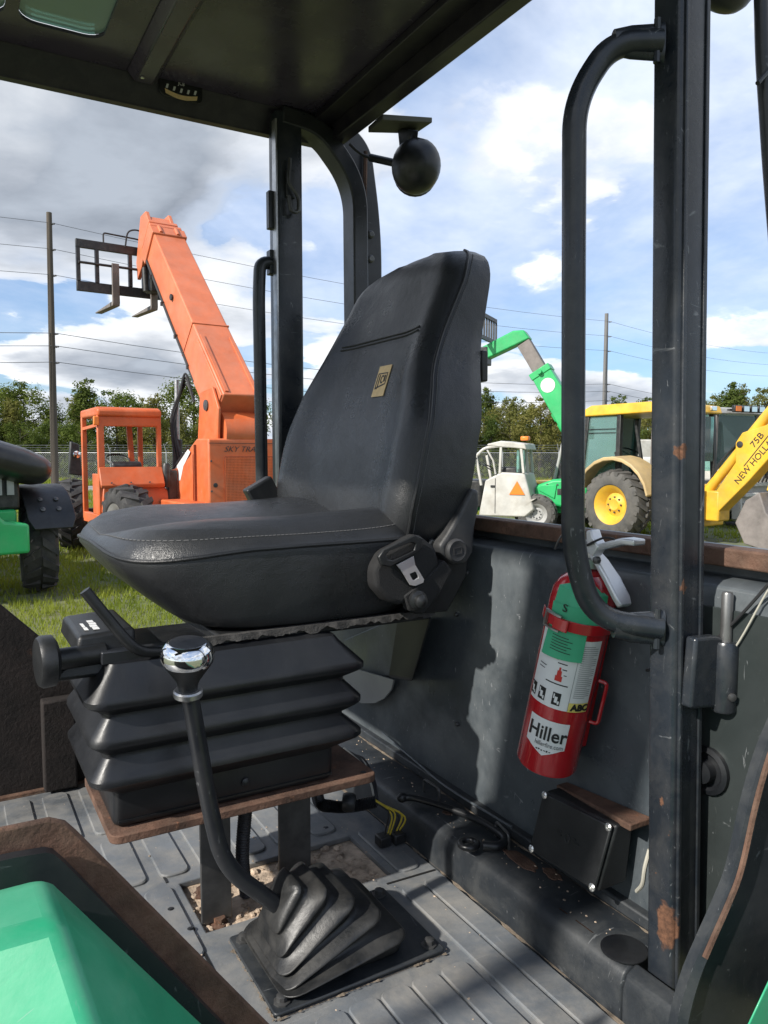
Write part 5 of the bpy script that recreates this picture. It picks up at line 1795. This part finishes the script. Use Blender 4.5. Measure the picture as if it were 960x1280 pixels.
# head bending down to the fork carriage
hd = B0 + D * 4.45
MB().prism([hd + Vector((-.22, -.20, .10)), hd + Vector((-.22, -.05, .30)), hd + Vector((-.22, .22, .28)), hd + Vector((-.22, .50, -.42)), hd + Vector((-.22, .46, -.72)), hd + Vector((-.22, .22, -.55))], (.06, 0, 0)).build('boom_head_plate', K['fadedorange'], bo_, bevel=.01)
MB().prism([hd + Vector((.16, -.20, .10)), hd + Vector((.16, -.05, .30)), hd + Vector((.16, .22, .28)), hd + Vector((.16, .50, -.42)), hd + Vector((.16, .46, -.72)), hd + Vector((.16, .22, -.55))], (.06, 0, 0)).build('boom_head_plate', K['fadedorange'], bo_, bevel=.01)
MB().box(-.10 + bx, .10 + bx, hd.y + .12, hd.y + .42, hd.z - .95, hd.z - .30).build('tilt_mount', K['machblack'], T1, bevel=.02)
MB().lathe([(.05, 0), (.05, .5)], (bx - .16, hd.y + .20, hd.z - .95), (0, .12, 1), 10).lathe([(.05, 0), (.05, .5)], (bx + .1, hd.y + .20, hd.z - .95), (0, .12, 1), 10).build('tilt_cylinder', K['machblack'], T1)
# fork carriage
FY = hd.y + .50
fx0, fx1, fz0, fz1 = -.80, .72, hd.z - 1.00, hd.z - .14
fc = MB().box(fx0, fx1, FY, FY + .07, fz0, fz0 + .16).build('carriage_lower_bar', K['machblack'], T1, bevel=.008)
MB().box(fx0, fx1, FY, FY + .06, fz1 - .16, fz1 - .02).build('carriage_upper_bar', K['machblack'], T1, bevel=.008)
for x in (fx0, fx0 + .30, fx0 + .85, fx0 + 1.08, fx1 - .05):
    MB().box(x, x + .06, FY - .012, FY + .05, fz0 + .161, fz1 - .161).build('carriage_upright', K['machblack'], T1)
MB().tube([(fx0 + .02, FY - .05, fz0 + .45), (fx1, FY - .05, fz0 + .45)], .022, 8).build('fork_shaft', K['machblack'], T1)
MB().tube(fillet([(fx0 + .45, FY + .03, fz1 - .04), (fx0 + .45, FY + .03, fz1 + .14), (fx0 + 1.0, FY + .03, fz1 + .12), (fx1 - .3, FY + .03, fz1 + .09)], .04, 4), .014, 6).build('guard_rail', K['machblack'], T1)
MB().tube(spline([(.0, FY, fz1 - .05), (.05, FY - .05, fz1 + .20), (.25, FY - .1, fz1 + .22), (.40, FY - .2, fz1 - .02)], 6), .014, 6).build('hose', K['wire'], T1)
for x in (fx0 + .55, fx0 + 1.20):
    MB().prism([(x, FY - .075, fz0 + .50), (x, FY - .03, fz0 + .50), (x, FY - .02, fz0 - .12), (x, FY + 1.05, fz0 - .15), (x, FY + 1.05, fz0 - .17), (x, FY - .05, fz0 - .20), (x, FY - .075, fz0 - .15)], (.12, 0, 0)).build('fork_tine', K['bucket'], T1, bevel=.008)
# lift cylinder with hoses, between chassis and boom
MB().lathe([(.075, 0), (.075, .85), (.06, .86)], (.05, .95, .95), (.02, .02, 1), 14).build('lift_cylinder', K['machblack'], T1)
MB().lathe([(.038, .86), (.038, 1.75)], (.05, .95, .95), (.02, .02, 1), 12).build('cylinder_rod', K['steel'], T1)
for i in range(4):
    MB().tube(spline([(.10 - .05 * i, .55 + .03 * i, 1.30), (-.02 - .03 * i, .72, 1.75 + .1 * i), (.02, .85 - .05 * i, 2.25 + .08 * i), (.12, .70, 2.62 + .05 * i), (.16, .50, 2.35)], 6), .017, 6).build('hose', K['wire'], T1)
# valve block and lamp cluster between cab and cover
vb = MB().box(-.30, -.16, .36, .48, .88, 1.36).build('valve_block', K['machblack'], T1, bevel=.02)
MB().lathe([(.05, 0), (.06, .04), (.06, .30), (.04, .34)], (-.31, .40, 1.12), (0, 0, 1), 12).build('filter', K['machblack'], T1)
for i in range(4):
    MB().tube(spline([(-.20 + .04 * i, .36, .95), (-.16 + .05 * i, .30, .80), (-.14 + .03 * i, .32, .66)], 4), .012, 6).build('hose', K['wire'], T1)
MB().prism([(-.34, .40, 1.20), (-.02, .40, 1.20), (-.02, .40, 1.42), (-.24, .40, 1.36)], (0, .05, 0)).build('front_guard', K['orange'], T1, bevel=.01)
# front work lamp bracket over the front wheel
MB().prism([(-1.02, 3.1, 1.25), (-.80, 3.1, 1.22), (-.84, 3.1, 1.75), (-.98, 3.1, 1.80)], (0, .10, 0)).build('front_lamp_bracket', K['machblack'], T1, bevel=.02)
MB().lathe([(.06, 0), (.06, .05), (.02, .06)], (-.90, 3.09, 1.58), (0, -1, 0), 14).build('front_lamp', K['chrome'], T1)

# worn details that break up the big orange panels
for s_ in (1.62,):
    beam(B0 + D * s_ + U * .0, B0 + D * (s_ + .02) + U * .0, .585 - .012 * s_, .645 - .018 * s_, up=U).build('weld_seam', K['fadedorange'], bo_)
MB().tube([B0 + D * 1.0 + U * -.26 + Vector((-.285, 0, 0)), B0 + D * 2.4 + U * -.25 + Vector((-.280, 0, 0)), B0 + D * 3.9 + U * -.22 + Vector((-.275, 0, 0))], .022, 8).build('hose_line', K['wire'], bo_)
for s_ in (1.3, 2.0, 2.8, 3.5):
    MB().box(-.03, .03, -.03, .03, -.03, .03, Matrix.Translation(B0 + D * s_ + U * -.25 + Vector((-.285, 0, 0)))).build('hose_clip', K['machblack'], bo_)
MB().lathe([(.075, 0), (.075, .02), (.03, .025)], (bx - .356, -.26, 2.26), (-1, 0, 0), 16).build('pivot_pin', K['bolt'], T1)
MB().lathe([(.05, 0), (.05, .02)], B0 + D * 2.55 + U * .06 + Vector((-.281, 0, 0)), (-1, 0, 0), 10).build('boom_hole', K['machblack'], bo_)
for z in (.70, 1.10, 1.50):
    MB().lathe([(.014, 0), (.014, .008)], (-.085, -.702, z), (0, -1, 0), 8).build('cover_bolt', K['bolt'], ec)
MB().box(-.13, -.126, .80, .98, .80, 1.05).build('warning_decal', K['yellowlabel'], ec)
MB().box(-.118, 1.038, -.7035, -.7005, 1.735, 1.742).build('cover_seam', K['machblack'], ec)
MB().box(-.155, -.12, -.28, -.26, .60, 1.72).build('cover_seam', K['orangedark'], ec)
MB().box(C0 - .05, C0 + .02, CY0 - .03, CY0 + .02, 1.98, 2.10).build('cab_marker_lamp', K['amber'], T1, bevel=.01)
MB().box(C0 + .12, C0 + .26, CY0 - .062, CY0 - .055, .92, 1.02).build('cab_decal', K['label'], T1)
MB().box(C0 + .30, C0 + .40, CY0 - .072, CY0 - .054, .74, .82).build('tail_lamp', K['inkred'], T1, bevel=.01)
for x in (C0 + .14, C0 + .40, C0 + .66):
    MB().lathe([(.012, 0), (.012, .01)], (x, CY0 - .115, 1.20), (0, -1, .3), 8).build('panel_bolt', K['bolt'], T1)

# ------------------------------------------------------------------ green machine at the far left, partly in view
T2 = thing('green_telehandler', 'green machine with black engine cover and black mudguard over a lugged tyre', 'telehandler', cf(-4.55, 8.35), heading(-40))
wheel(T2, (.72, 0.05, .57), .57, .36, .31, K['tyre'], K['machblack'], R(-12), 15, side=1)
wheel(T2, (-.95, 0.0, .57), .57, .36, .31, K['tyre'], K['machblack'], 0, 15, side=-1)
wheel(T2, (.75, 2.9, .57), .57, .36, .31, K['tyre'], K['machblack'], 0, 15, side=1)
wheel(T2, (-.95, 2.9, .57), .57, .36, .31, K['tyre'], K['machblack'], 0, 15, side=-1)
rings = []
for k in range(13):
    a = R(18 + 130 * k / 12)
    y, z = .05 - .68 * cos(a), .57 + .68 * sin(a)
    y2, z2 = .05 - .655 * cos(a), .57 + .655 * sin(a)
    cut = .05 if k == 0 else 0
    rings.append([(.46 + cut, y, z), (.97 - cut, y, z), (.97 - cut, y2, z2), (.46 + cut, y2, z2)])
mgo = MB().loft(rings).build('mudguard', K['rubber'], T2, bevel=.01, smooth=40)
for x in (.63, .80):
    for k in (38, 50):
        a = R(k)
        p = Vector((x, .05 - .682 * cos(a), .57 + .682 * sin(a)))
        MB().lathe([(.028, 0), (.028, .01), (.012, .018)], p, (0, -cos(a), sin(a)), 10).build('mudguard_bolt', K['bolt'], mgo)
MB().prism([(-.60, -.75, .55), (.42, -.75, .55), (.42, -.75, .86), (.18, -.75, .90), (.08, -.75, 1.02), (.0, -.75, 1.08), (-.60, -.75, 1.10)], (0, .30, 0)).build('rear_counterweight', K['green'], T2, bevel=.03)
MB().box(-.62, .38, -.44, 3.4, .55, 1.0).build('chassis', K['green'], T2, bevel=.03)
MB().box(-.5, .55, -.1, .1, .48, .66).build('rear_axle', K['machblack'], T2)
MB().box(-.30, .42, -.42, .75, 1.0, 1.36).build('engine_block', K['machblack'], T2, bevel=.03)
for i in range(5):
    MB().box(-.20 + .12 * i, -.13 + .12 * i, -.47, -.43, 1.16, 1.36).build('engine_fin', K['galv'], T2)
MB().lathe([(.12, 0), (.12, .03), (.05, .04)], (-.02, -.78, 1.26), (0, -1, 0), 18).build('filler_ring', K['mint'], T2)
rings = []
e0, e1 = Vector((-.80, -.30, 1.85)), Vector((.74, -.30, 1.38))
ed = (e1 - e0).normalized()
for t, q in ((0, .9), (.1, 1.0), (.55, 1.0), (.78, .97), (.90, .86), (.96, .68), (.99, .42), (1.0, .2)):
    c = e0.lerp(e1, t)
    upv = Vector((-ed.z, 0, ed.x))
    rings.append([c + Vector((0, 1, 0)) * .50 * q * math.copysign(abs(cos(2 * pi * k / 24)) ** .8, cos(2 * pi * k / 24)) + upv * .205 * q * math.copysign(abs(sin(2 * pi * k / 24)) ** .8, sin(2 * pi * k / 24)) for k in range(24)])
MB().loft(rings).build('engine_cover', K['engineblack'], T2, smooth=60)
MB().sphere((-.34, -.05, 2.22), .17, .12, .20, 16, 10).build('mirror', K['engineblack'], T2)
MB().tube([(-.36, -.05, 2.05), (-.50, .10, 1.60), (-.50, .2, 1.0)], .03, 8).build('mirror_stem', K['machblack'], T2)
MB().prism([(-.62, .9, 1.0), (-.62, 2.3, 1.0), (-.62, 2.1, 2.2), (-.62, 1.1, 2.2)], (-.7, 0, 0)).build('cab_shell', K['machblack'], T2, bevel=.05)

# ------------------------------------------------------------------ green and white compact telehandler
T3 = thing('compact_telehandler', 'compact telehandler with white cab and raised green boom by the fence', 'telehandler', cf(3.36, 15.75), heading(-65))
wheel(T3, (-.80, 0, .40), .40, .28, .20, K['dustytyre'], K['rimgrey'], R(6), 14, lug_h=.03)
wheel(T3, (.72, 0, .40), .40, .28, .20, K['dustytyre'], K['rimgrey'], 0, 14, side=1, lug_h=.03)
wheel(T3, (-.80, 2.1, .40), .40, .28, .20, K['dustytyre'], K['rimgrey'], 0, 14, lug_h=.03)
wheel(T3, (.72, 2.1, .40), .40, .28, .20, K['dustytyre'], K['rimgrey'], 0, 14, side=1, lug_h=.03)
MB().box(-.45, .62, -.75, 2.6, .40, .80).build('chassis', K['green'], T3, bevel=.03)
MB().prism([(-.62, -.9, .45), (-.62, .10, .62), (-.62, .10, .95), (-.62, -.25, 1.08), (-.62, -.85, 1.10), (-.62, -.95, .95)], (1.2, 0, 0)).build('rear_body', K['green'], T3, bevel=.05)
MB().box(-.60, .58, -1.30, -.90, .40, .92).build('counterweight', K['machblack'], T3, bevel=.05)
MB().box(-.30, .30, -1.34, -1.30, .45, 1.25).build('rear_guard', K['green'], T3, bevel=.03)
# cab: white tub, hoops and roof
tub = MB().prism([(-.98, .02, .50), (-.98, .22, 1.20), (-.98, .70, 1.22), (-.98, 1.02, 1.05), (-.98, 1.15, .34), (-.98, .20, .34)], (.78, 0, 0)).build('cab_tub', K['white'], T3, bevel=.03)
MB().prism([(-.985, -.02, .72), (-.985, .20, .58), (-.985, .20, .66)], (.2, 0, 0)).build('tub_cap', K['white'], tub)
for (x, a, b) in ((-.96, (.24, 1.20), (.30, 1.72)), (-.96, (.72, 1.20), (.70, 1.74)), (-.96, (1.10, .95), (1.22, 1.55)), (-.24, (.24, 1.20), (.30, 1.72)), (-.24, (1.10, .95), (1.22, 1.55)), (-.62, (.24, 1.20), (.30, 1.72))):
    MB().bar((x, a[0], a[1]), (x, b[0], b[1]), .05, .05, (0, 1, 0)).build('cab_pillar', K['white'], T3, bevel=.008)
MB().tube(fillet([(-.96, 1.22, 1.53), (-.96, 1.05, 1.70), (-.96, .7, 1.74)], .1, 5), .03, 8).build('roof_hoop', K['white'], T3)
MB().prism([(-1.0, .18, 1.66), (-1.0, .22, 1.78), (-1.0, .70, 1.84), (-1.0, .98, 1.78), (-1.0, .98, 1.74), (-1.0, .25, 1.68)], (.82, 0, 0)).build('cab_roof', K['white'], T3, bevel=.03)
MB().prism([(-.98, .215, 1.22), (-.98, .27, 1.66)], (.0, 0, 0)) if 0 else None
MB().box(-.80, -.62, .20, .36, 1.845, 1.93).build('beacon', K['amber'], T3, bevel=.02)
tri = [Vector((-.995, -.06, .74)), Vector((-.995, .34, .74)), Vector((-.995, .14, 1.08))]
tri = [Vector((-.99, .36 + (p.y - .14) * .78, .87 + (p.z - .85) * .78)) for p in tri]
smv = MB().prism(tri, (-.012, 0, 0)).build('warning_triangle', K['amber'], tub, smooth=0)
MB().box(-.85, -.42, .40, .78, 1.10, 1.32).build('cab_seat', K['machblack'], T3, bevel=.04)
MB().lathe([(.14, 0), (.155, .012), (.14, .024)], (-.70, 1.0, 1.28), (0, -.6, 1), 16, cap=False).build('steering_wheel', K['machblack'], T3)
MB().box(-.85, .1, 1.15, 1.75, .50, 1.05).build('front_engine_bay', K['machblack'], T3, bevel=.04)
# boom
q0 = Vector((.30, -.85, 1.52))
D3 = Vector((0, .52, .855)).normalized()
U3 = Vector((0, -D3.z, D3.y))
bm3 = beam(q0, q0 + D3 * 2.05, .40, .52, .34, .42, up=U3).build('boom', K['green'], T3, bevel=.02)
beam(q0 + D3 * 1.98, q0 + D3 * 2.12, .38, .46, up=U3).build('boom_collar', K['green'], bm3, bevel=.015)
MB().lathe([(.05, 0), (.05, .06)], q0 + D3 * 2.05 + Vector((-.20, 0, 0)), (-1, 0, 0), 12).build('collar_eye', K['green'], bm3)
beam(q0 + D3 * 2.10, q0 + D3 * 2.78, .24, .28, up=U3).build('inner_boom', K['bucket'], bm3, bevel=.01)
MB().lathe([(.15, 0), (.15, .004)], q0 + D3 * 1.72 + Vector((-.181, 0, 0)), (-1, 0, 0), 24).build('boom_decal', K['label'], bm3)
for s_, u_ in ((1.0, -.21), (.75, -.21)):
    beam(q0 + D3 * s_ + U3 * (u_), q0 + D3 * (s_ + .18) + U3 * (u_), .20, .12, up=U3).build('boom_lug', K['green'], bm3, bevel=.015)
h3 = q0 + D3 * 2.85
MB().prism([h3 + Vector((-.14, -.18, .02)), h3 + Vector((-.14, -.05, .20)), h3 + Vector((-.14, .18, .20)), h3 + Vector((-.14, .95, -.14)), h3 + Vector((-.14, 1.05, -.36)), h3 + Vector((-.14, .90, -.42)), h3 + Vector((-.14, .30, -.18))], (.28, 0, 0)).build('boom_head', K['green'], T3, bevel=.03)
MB().box(.14, .46, h3.y + .72, h3.y + .92, h3.z - .48, h3.z - .10).build('tilt_link', K['machblack'], T3, bevel=.02)
cy_ = h3.y + .75
for z in (h3.z + .03, h3.z + .50):
    MB().box(-.30, .95, cy_, cy_ + .05, z, z + .09).build('carriage_bar', K['machblack'], T3, bevel=.01)
for i in range(8):
    x = -.30 + i * .1736
    MB().bar((x + .02, cy_ + .02, h3.z + .12), (x + .02, cy_ + .02, h3.z + .50), .035, .035, (0, 1, 0)).build('carriage_bar_upright', K['machblack'], T3)
MB().lathe([(.035, 0), (.035, 1.1)], (.16, -.10, .92), (0, -.20, 1), 10).build('lift_cylinder', K['rimgrey'], T3)
for i in range(6):
    MB().tube(spline([(-.05 + .05 * i, -.35 - .1 * i, 1.02), (-.12 + .05 * i, -.45 - .08 * i, 1.42 + .04 * i), (.05 + .03 * i, -.60 - .05 * i, 1.72), (.18, -.72, 1.55)], 6), .018, 6).build('hose', K['wire'], T3)

MB().box(-.985, -.975, .80, .812, .40, 1.10).build('door_seam', K['machblack'], tub)
MB().box(-1.0, -.97, .82, .90, .92, .96).build('door_handle', K['machblack'], tub)
MB().tube([(-.99, .80, 1.18), (-1.0, .85, 1.45), (-.98, .98, 1.66)], .018, 6).build('grab_rail', K['white'], T3)
MB().box(-.90, -.30, .34, .40, 1.22, 1.66).build('rear_pane', K['tealglass'], T3, smooth=0)
MB().bar((-.99, 1.20, 1.50), (-1.14, 1.32, 1.52), .02, .02).build('mirror_arm', K['machblack'], T3)
MB().box(-1.22, -1.10, 1.30, 1.33, 1.40, 1.62).build('mirror', K['machblack'], T3, bevel=.01)
for i in range(4):
    MB().lathe([(.018, 0), (.018, .012)], (-.625, -.75 + .2 * i, .98), (-1, 0, 0), 8).build('body_bolt', K['bolt'], T3)
MB().box(-.63, -.618, -.70, -.35, .78, .90).build('vent_panel', K['machblack'], T3)
MB().prism([(-.645, -.30, .70), (-.645, .02, .86), (-.645, -.02, .96), (-.645, -.34, .98)], (.03, 0, 0)).build('body_step', K['green'], T3, bevel=.01)
MB().box(.10, .50, -.95, -.70, 1.10, 1.60).build('boom_tower', K['green'], T3, bevel=.03)

# ------------------------------------------------------------------ yellow backhoe loader
T4 = thing('yellow_backhoe', 'yellow backhoe loader with tinted cab and lettered digging arm in the grass', 'backhoe', cf(5.02, 14.49), heading(-35))
wheel(T4, (-.90, 0, .66), .66, .46, .35, K['dustytyre'], K['yellow'], 0, 20)
wheel(T4, (.90, 0, .66), .66, .46, .35, K['dustytyre'], K['yellow'], 0, 20, side=1)
wheel(T4, (-.85, 2.2, .50), .50, .32, .26, K['dustytyre'], K['yellow'], 0, 16)
wheel(T4, (.85, 2.2, .50), .50, .32, .26, K['dustytyre'], K['yellow'], 0, 16, side=1)
MB().box(-.40, .40, -1.05, 2.9, .55, 1.0).build('chassis', K['yellow'], T4, bevel=.03)
MB().box(-.42, .42, .95, 2.0, 1.0, 1.40).build('hood', K['machblack'], T4, bevel=.06)
MB().box(-.62, .62, -.95, .9, .80, 1.05).build('cab_floor', K['machblack'], T4, bevel=.03)
rings = []
for k in range(11):
    a = R(12 + 150 * k / 10)
    y, z = -.82 * cos(a), .70 + .84 * sin(a)
    y2, z2 = -.79 * cos(a), .70 + .80 * sin(a)
    rings.append([(-1.14, y, z), (-.60, y, z + .02), (-.60, y2, z2), (-1.14, y2, z2 - .03)])
MB().loft(rings).build('rear_fender', K['tanpaint'], T4, bevel=.015, smooth=40)
cx0, cx1, cy0, cy1, cz0, cz1 = -.78, .78, -.85, .95, 1.10, 2.32
for (x, y, lean) in ((cx0, cy0, .06), (cx1, cy0, .06), (cx0, cy1, -.12), (cx1, cy1, -.12), (cx0, .10, 0), (cx1, .10, 0)):
    MB().bar((x, y, cz0 - .05), (x * .97, y + lean, cz1), .09, .09, (0, 1, 0)).build('cab_pillar', K['machblack'], T4, bevel=.01)
MB().prism([(cx0 - .06, cy0 - .10, cz1), (cx0 - .04, cy0 - .04, cz1 + .14), (cx0 - .02, cy0 + .3, cz1 + .19), (cx0 - .02, cy1 - .2, cz1 + .18), (cx0 - .06, cy1 + .12, cz1 + .02), (cx0 - .06, cy1 + .1, cz1 - .03)], (cx1 - cx0 + .12, 0, 0)).build('cab_roof', K['yellow'], T4, bevel=.04, seg=3)
MB().hexa([(cx0 + .05, cy1 + .02, cz0 + .0), (cx1 - .05, cy1 + .02, cz0), (cx1 - .07, cy1 - .10, cz1 - .02), (cx0 + .07, cy1 - .10, cz1 - .02), (cx0 + .05, cy1 + .03, cz0), (cx1 - .05, cy1 + .03, cz0), (cx1 - .07, cy1 - .09, cz1 - .02), (cx0 + .07, cy1 - .09, cz1 - .02)]).build('windscreen', K['tealglass'], T4, smooth=0)
MB().hexa([(cx0 - .005, .16, cz0 + .02), (cx0 - .005, cy1 - .04, cz0 + .02), (cx0 + .01, cy1 - .15, cz1 - .04), (cx0 + .01, .16, cz1 - .04), (cx0 + .005, .16, cz0 + .02), (cx0 + .005, cy1 - .04, cz0 + .02), (cx0 + .02, cy1 - .15, cz1 - .04), (cx0 + .02, .16, cz1 - .04)]).build('side_pane', K['tealglass'], T4, smooth=0)
MB().box(cx0 + .06, cx1 - .06, cy0 - .005, cy0 + .005, cz0 + .35, cz1 - .05).build('rear_pane', K['tealglass'], T4, smooth=0)
MB().prism([(-.25, -.35, 1.05), (-.25, -.40, 1.80), (-.25, -.28, 1.82), (-.25, -.20, 1.35), (-.25, .20, 1.30), (-.25, .20, 1.05)], (.5, 0, 0)).build('cab_seat', K['machblack'], T4, bevel=.05)
MB().lathe([(.19, 0), (.21, .015), (.19, .03)], (0, .42, 1.60), (0, -.5, 1), 18, cap=False).build('steering_wheel', K['machblack'], T4)
MB().bar((-.55, -.30, 1.1), (-.50, -.05, 2.2), .05, .05, (0, 1, 0)).build('inner_frame', K['machblack'], T4)
MB().box(-.98, -.80, -.95, -.75, 1.15, 1.55).build('battery_box', K['bucket'], T4, bevel=.02)
# swing tower, boom, dipper, bucket
MB().box(-.55, .55, -1.22, -1.05, .30, 1.05).build('rear_frame', K['yellow'], T4, bevel=.03)
MB().box(-.18, .18, -1.55, -1.22, .42, .95).build('swing_tower', K['yellow'], T4, bevel=.03)
a_, c_ = Vector((0, -1.40, .62)), Vector((0, -3.15, 2.75))
Dm = (c_ - a_).normalized()
Um = Vector((0, -Dm.z, Dm.y))
if Um.z < 0:
    Um = -Um
L4 = (c_ - a_).length
pf = [(0, -.12), (.0, .12), (.9, .20), (1.15, .42), (1.35, .44), (1.7, .20), (L4, .12), (L4, -.14), (1.6, -.20), (.8, -.18)]
bo4 = MB().prism([a_ + Dm * s + Um * h + Vector((-.17, 0, 0)) for s, h in pf], (.34, 0, 0)).build('digging_boom', K['yellow'], T4, bevel=.015)
text('NEW HOLLAND', .155, K['machblack'], bo4, basis(a_ + Dm * 1.22 + Um * -.04 + Vector((-.176, 0, 0)), Dm * 1.0, Um), world=False, width=1.0, depth=.002)
text('75B', .15, K['machblack'], bo4, basis(a_ + Dm * 1.42 + Um * .155 + Vector((-.176, 0, 0)), Dm, Um), world=False, width=1.15, depth=.002)
MB().box(-.001, .001, -.001, .001, 0, .001) if 0 else None
beam(a_ + Dm * .95 + Um * .045 + Vector((-.174, 0, 0)), a_ + Dm * 1.72 + Um * .06 + Vector((-.174, 0, 0)), .004, .014, up=Um).build('boom_stripe', K['machblack'], bo4)
MB().lathe([(.055, 0), (.055, .012), (.03, .016)], a_ + Dm * 1.18 + Um * .34 + Vector((-.171, 0, 0)), (-1, 0, 0), 14).build('boom_pin', K['machblack'], bo4)
MB().lathe([(.085, 0), (.085, 1.15), (.06, 1.16)], a_ + Dm * .02 + Um * .33 + Vector((-.02, 0, 0)), tuple(Dm), 14).build('boom_cylinder', K['yellow'], T4)
MB().lathe([(.085, 0), (.085, 1.25), (.06, 1.26)], a_ + Dm * 1.35 + Um * .36 + Vector((-.02, 0, 0)), tuple(Dm), 14).build('dipper_cylinder', K['yellow'], T4)
dp0, dp1 = Vector((0, -3.10, 2.80)), Vector((0, -2.45, .95))
beam(dp0, dp1, .26, .42, .22, .26, up=(0, 1, 0)).build('dipper', K['yellow'], T4, bevel=.015)
bk4 = [(-.32, -2.28, .95), (-.32, -2.05, .80), (-.32, -1.88, .42), (-.32, -2.05, .08), (-.32, -2.42, .0), (-.32, -2.78, .16), (-.32, -2.62, .42), (-.32, -2.40, .62)]
MB().prism([Vector(p) + Vector((0, -.05, .02)) for p in bk4], (.64, 0, 0)).build('bucket', K['bucket'], T4, bevel=.02)
for i in range(5):
    x = -.30 + i * .14
    MB().prism([(x, -2.80, .20), (x, -3.00, .30), (x, -2.76, .27)], (.05, 0, 0)).build('bucket_tooth', K['bucket'], T4)
MB().tube(spline([dp0 + Vector((0, .1, .0)), dp0 + Vector((0, .25, .35)), dp0 + Vector((0, -.1, .45)), dp0 + Vector((0, -.3, .1))], 6), .02, 6).build('hose', K['wire'], T4)

MB().bar((-.80, .10, 1.45), (-.80, .16, 1.62), .03, .03, (0, 1, 0)).build('door_handle', K['machblack'], T4)
for z in (1.98, 2.05):
    MB().bar((-.785, .18, z), (-.785, .80, z), .02, .012).build('window_rail', K['machblack'], T4)
MB().bar((-.80, .93, 2.15), (-1.05, 1.02, 2.10), .025, .025).build('mirror_arm', K['machblack'], T4)
MB().box(-1.16, -1.02, 1.0, 1.04, 1.88, 2.14).build('mirror', K['machblack'], T4, bevel=.015)
MB().box(-.98, -.70, .55, .90, .42, .47).box(-.98, -.70, .55, .90, .72, .77).build('step', K['machblack'], T4)
MB().box(-.70, -.64, -.70, .85, .98, 1.10).build('lower_trim', K['machblack'], T4)
for x in (-.55, .40):
    MB().box(x, x + .16, cy0 - .16, cy0 - .10, cz1 + .04, cz1 + .13).build('roof_lamp', K['chrome'], T4, bevel=.015)
for i in range(4):
    MB().tube(spline([a_ + Um * .16 + Vector((.04 * i - .06, 0, 0)), a_ + Dm * .5 + Um * (.42 + .03 * i) + Vector((.04 * i - .06, 0, 0)), a_ + Dm * 1.1 + Um * .46 + Vector((.03 * i, 0, 0)), a_ + Dm * 1.6 + Um * .26], 6), .016, 6).build('hose', K['wire'], T4)
MB().box(-.66, -.60, -1.35, -1.10, .16, 1.25).build('stabiliser_leg', K['yellow'], T4, bevel=.02)
MB().box(-.80, -.48, -1.45, -1.02, .06, .14).build('stabiliser_foot', K['bucket'], T4, bevel=.02)

# ------------------------------------------------------------------ dirty white backhoe behind it
T5 = thing('white_backhoe', 'dirty white backhoe with lamp bar on its cab behind the yellow arm', 'backhoe', cf(7.35, 17.6), heading(-30))
wheel(T5, (-.90, 0, .68), .68, .44, .36, K['tyre'], K['white'], 0, 18)
wheel(T5, (.90, 0, .68), .68, .44, .36, K['tyre'], K['white'], 0, 18, side=1)
MB().box(-.40, .40, -1.0, 2.6, .55, 1.0).build('chassis', K['white'], T5, bevel=.03)
MB().box(-.40, .40, 1.0, 2.6, 1.0, 1.5).build('hood', K['white'], T5, bevel=.06)
MB().box(-.65, .65, -.85, .9, .85, 1.25).build('cab_base', K['white'], T5, bevel=.03)
for (x, y) in ((-.72, -.8), (.72, -.8), (-.72, .85), (.72, .85), (-.72, .05), (.72, .05)):
    MB().bar((x, y, 1.2), (x * .96, y, 2.45), .08, .08, (0, 1, 0)).build('cab_pillar', K['bucket'], T5, bevel=.01)
MB().prism([(-.80, -.95, 2.44), (-.78, -.88, 2.58), (-.78, .8, 2.60), (-.80, .98, 2.44)], (1.6, 0, 0)).build('cab_roof', K['rimgrey'], T5, bevel=.03)
MB().box(-.66, .66, -.815, -.805, 1.26, 2.42).build('rear_pane', K['tealglass'], T5, smooth=0)
MB().box(-.725, -.715, -.74, .80, 1.26, 2.42).build('side_pane', K['tealglass'], T5, smooth=0)
lb = MB().box(-.55, .55, -1.02, -.96, 2.50, 2.54).build('lamp_bar', K['machblack'], T5)
for i in range(4):
    MB().box(-.50 + i * .27, -.28 + i * .27, -1.12, -1.025, 2.47, 2.62).build('lamp', K['machblack'], lb, bevel=.02)
    MB().box(-.48 + i * .27, -.30 + i * .27, -1.128, -1.121, 2.49, 2.60).build('lamp_glass', K['chrome'] if i else K['amber'], lb)
MB().box(-.60, .60, -1.25, -1.0, .35, 1.15).build('rear_frame', K['white'], T5, bevel=.04)
for z in (.45, .66, .88):
    MB().box(-.45, .45, -1.40, -1.26, z, z + .09).build('cross_member', K['white'], T5, bevel=.02)
for x in (-.62, .54):
    MB().prism([(x, -1.42, .18), (x, -1.20, .18), (x, -1.16, 1.18), (x, -1.36, 1.18)], (.08, 0, 0)).build('stabiliser_leg', K['white'], T5, bevel=.02)
    MB().box(x - .14, x + .22, -1.60, -1.15, .06, .14).build('stabiliser_foot', K['machblack'], T5, bevel=.02)
MB().lathe([(.14, 0), (.15, .05), (.15, 1.2), (.12, 1.25)], (.30, -1.45, 1.05), (0, -.1, 1), 16).build('boom_stub', K['bucket'], T5)
for i in range(5):
    MB().tube(spline([(-.3 + .14 * i, -1.35, .9), (-.28 + .13 * i, -1.55, 1.2 + .05 * i), (-.1 + .1 * i, -1.45, 1.5), (.2, -1.35, 1.4)], 5), .018, 6).build('hose', K['wire'], T5)
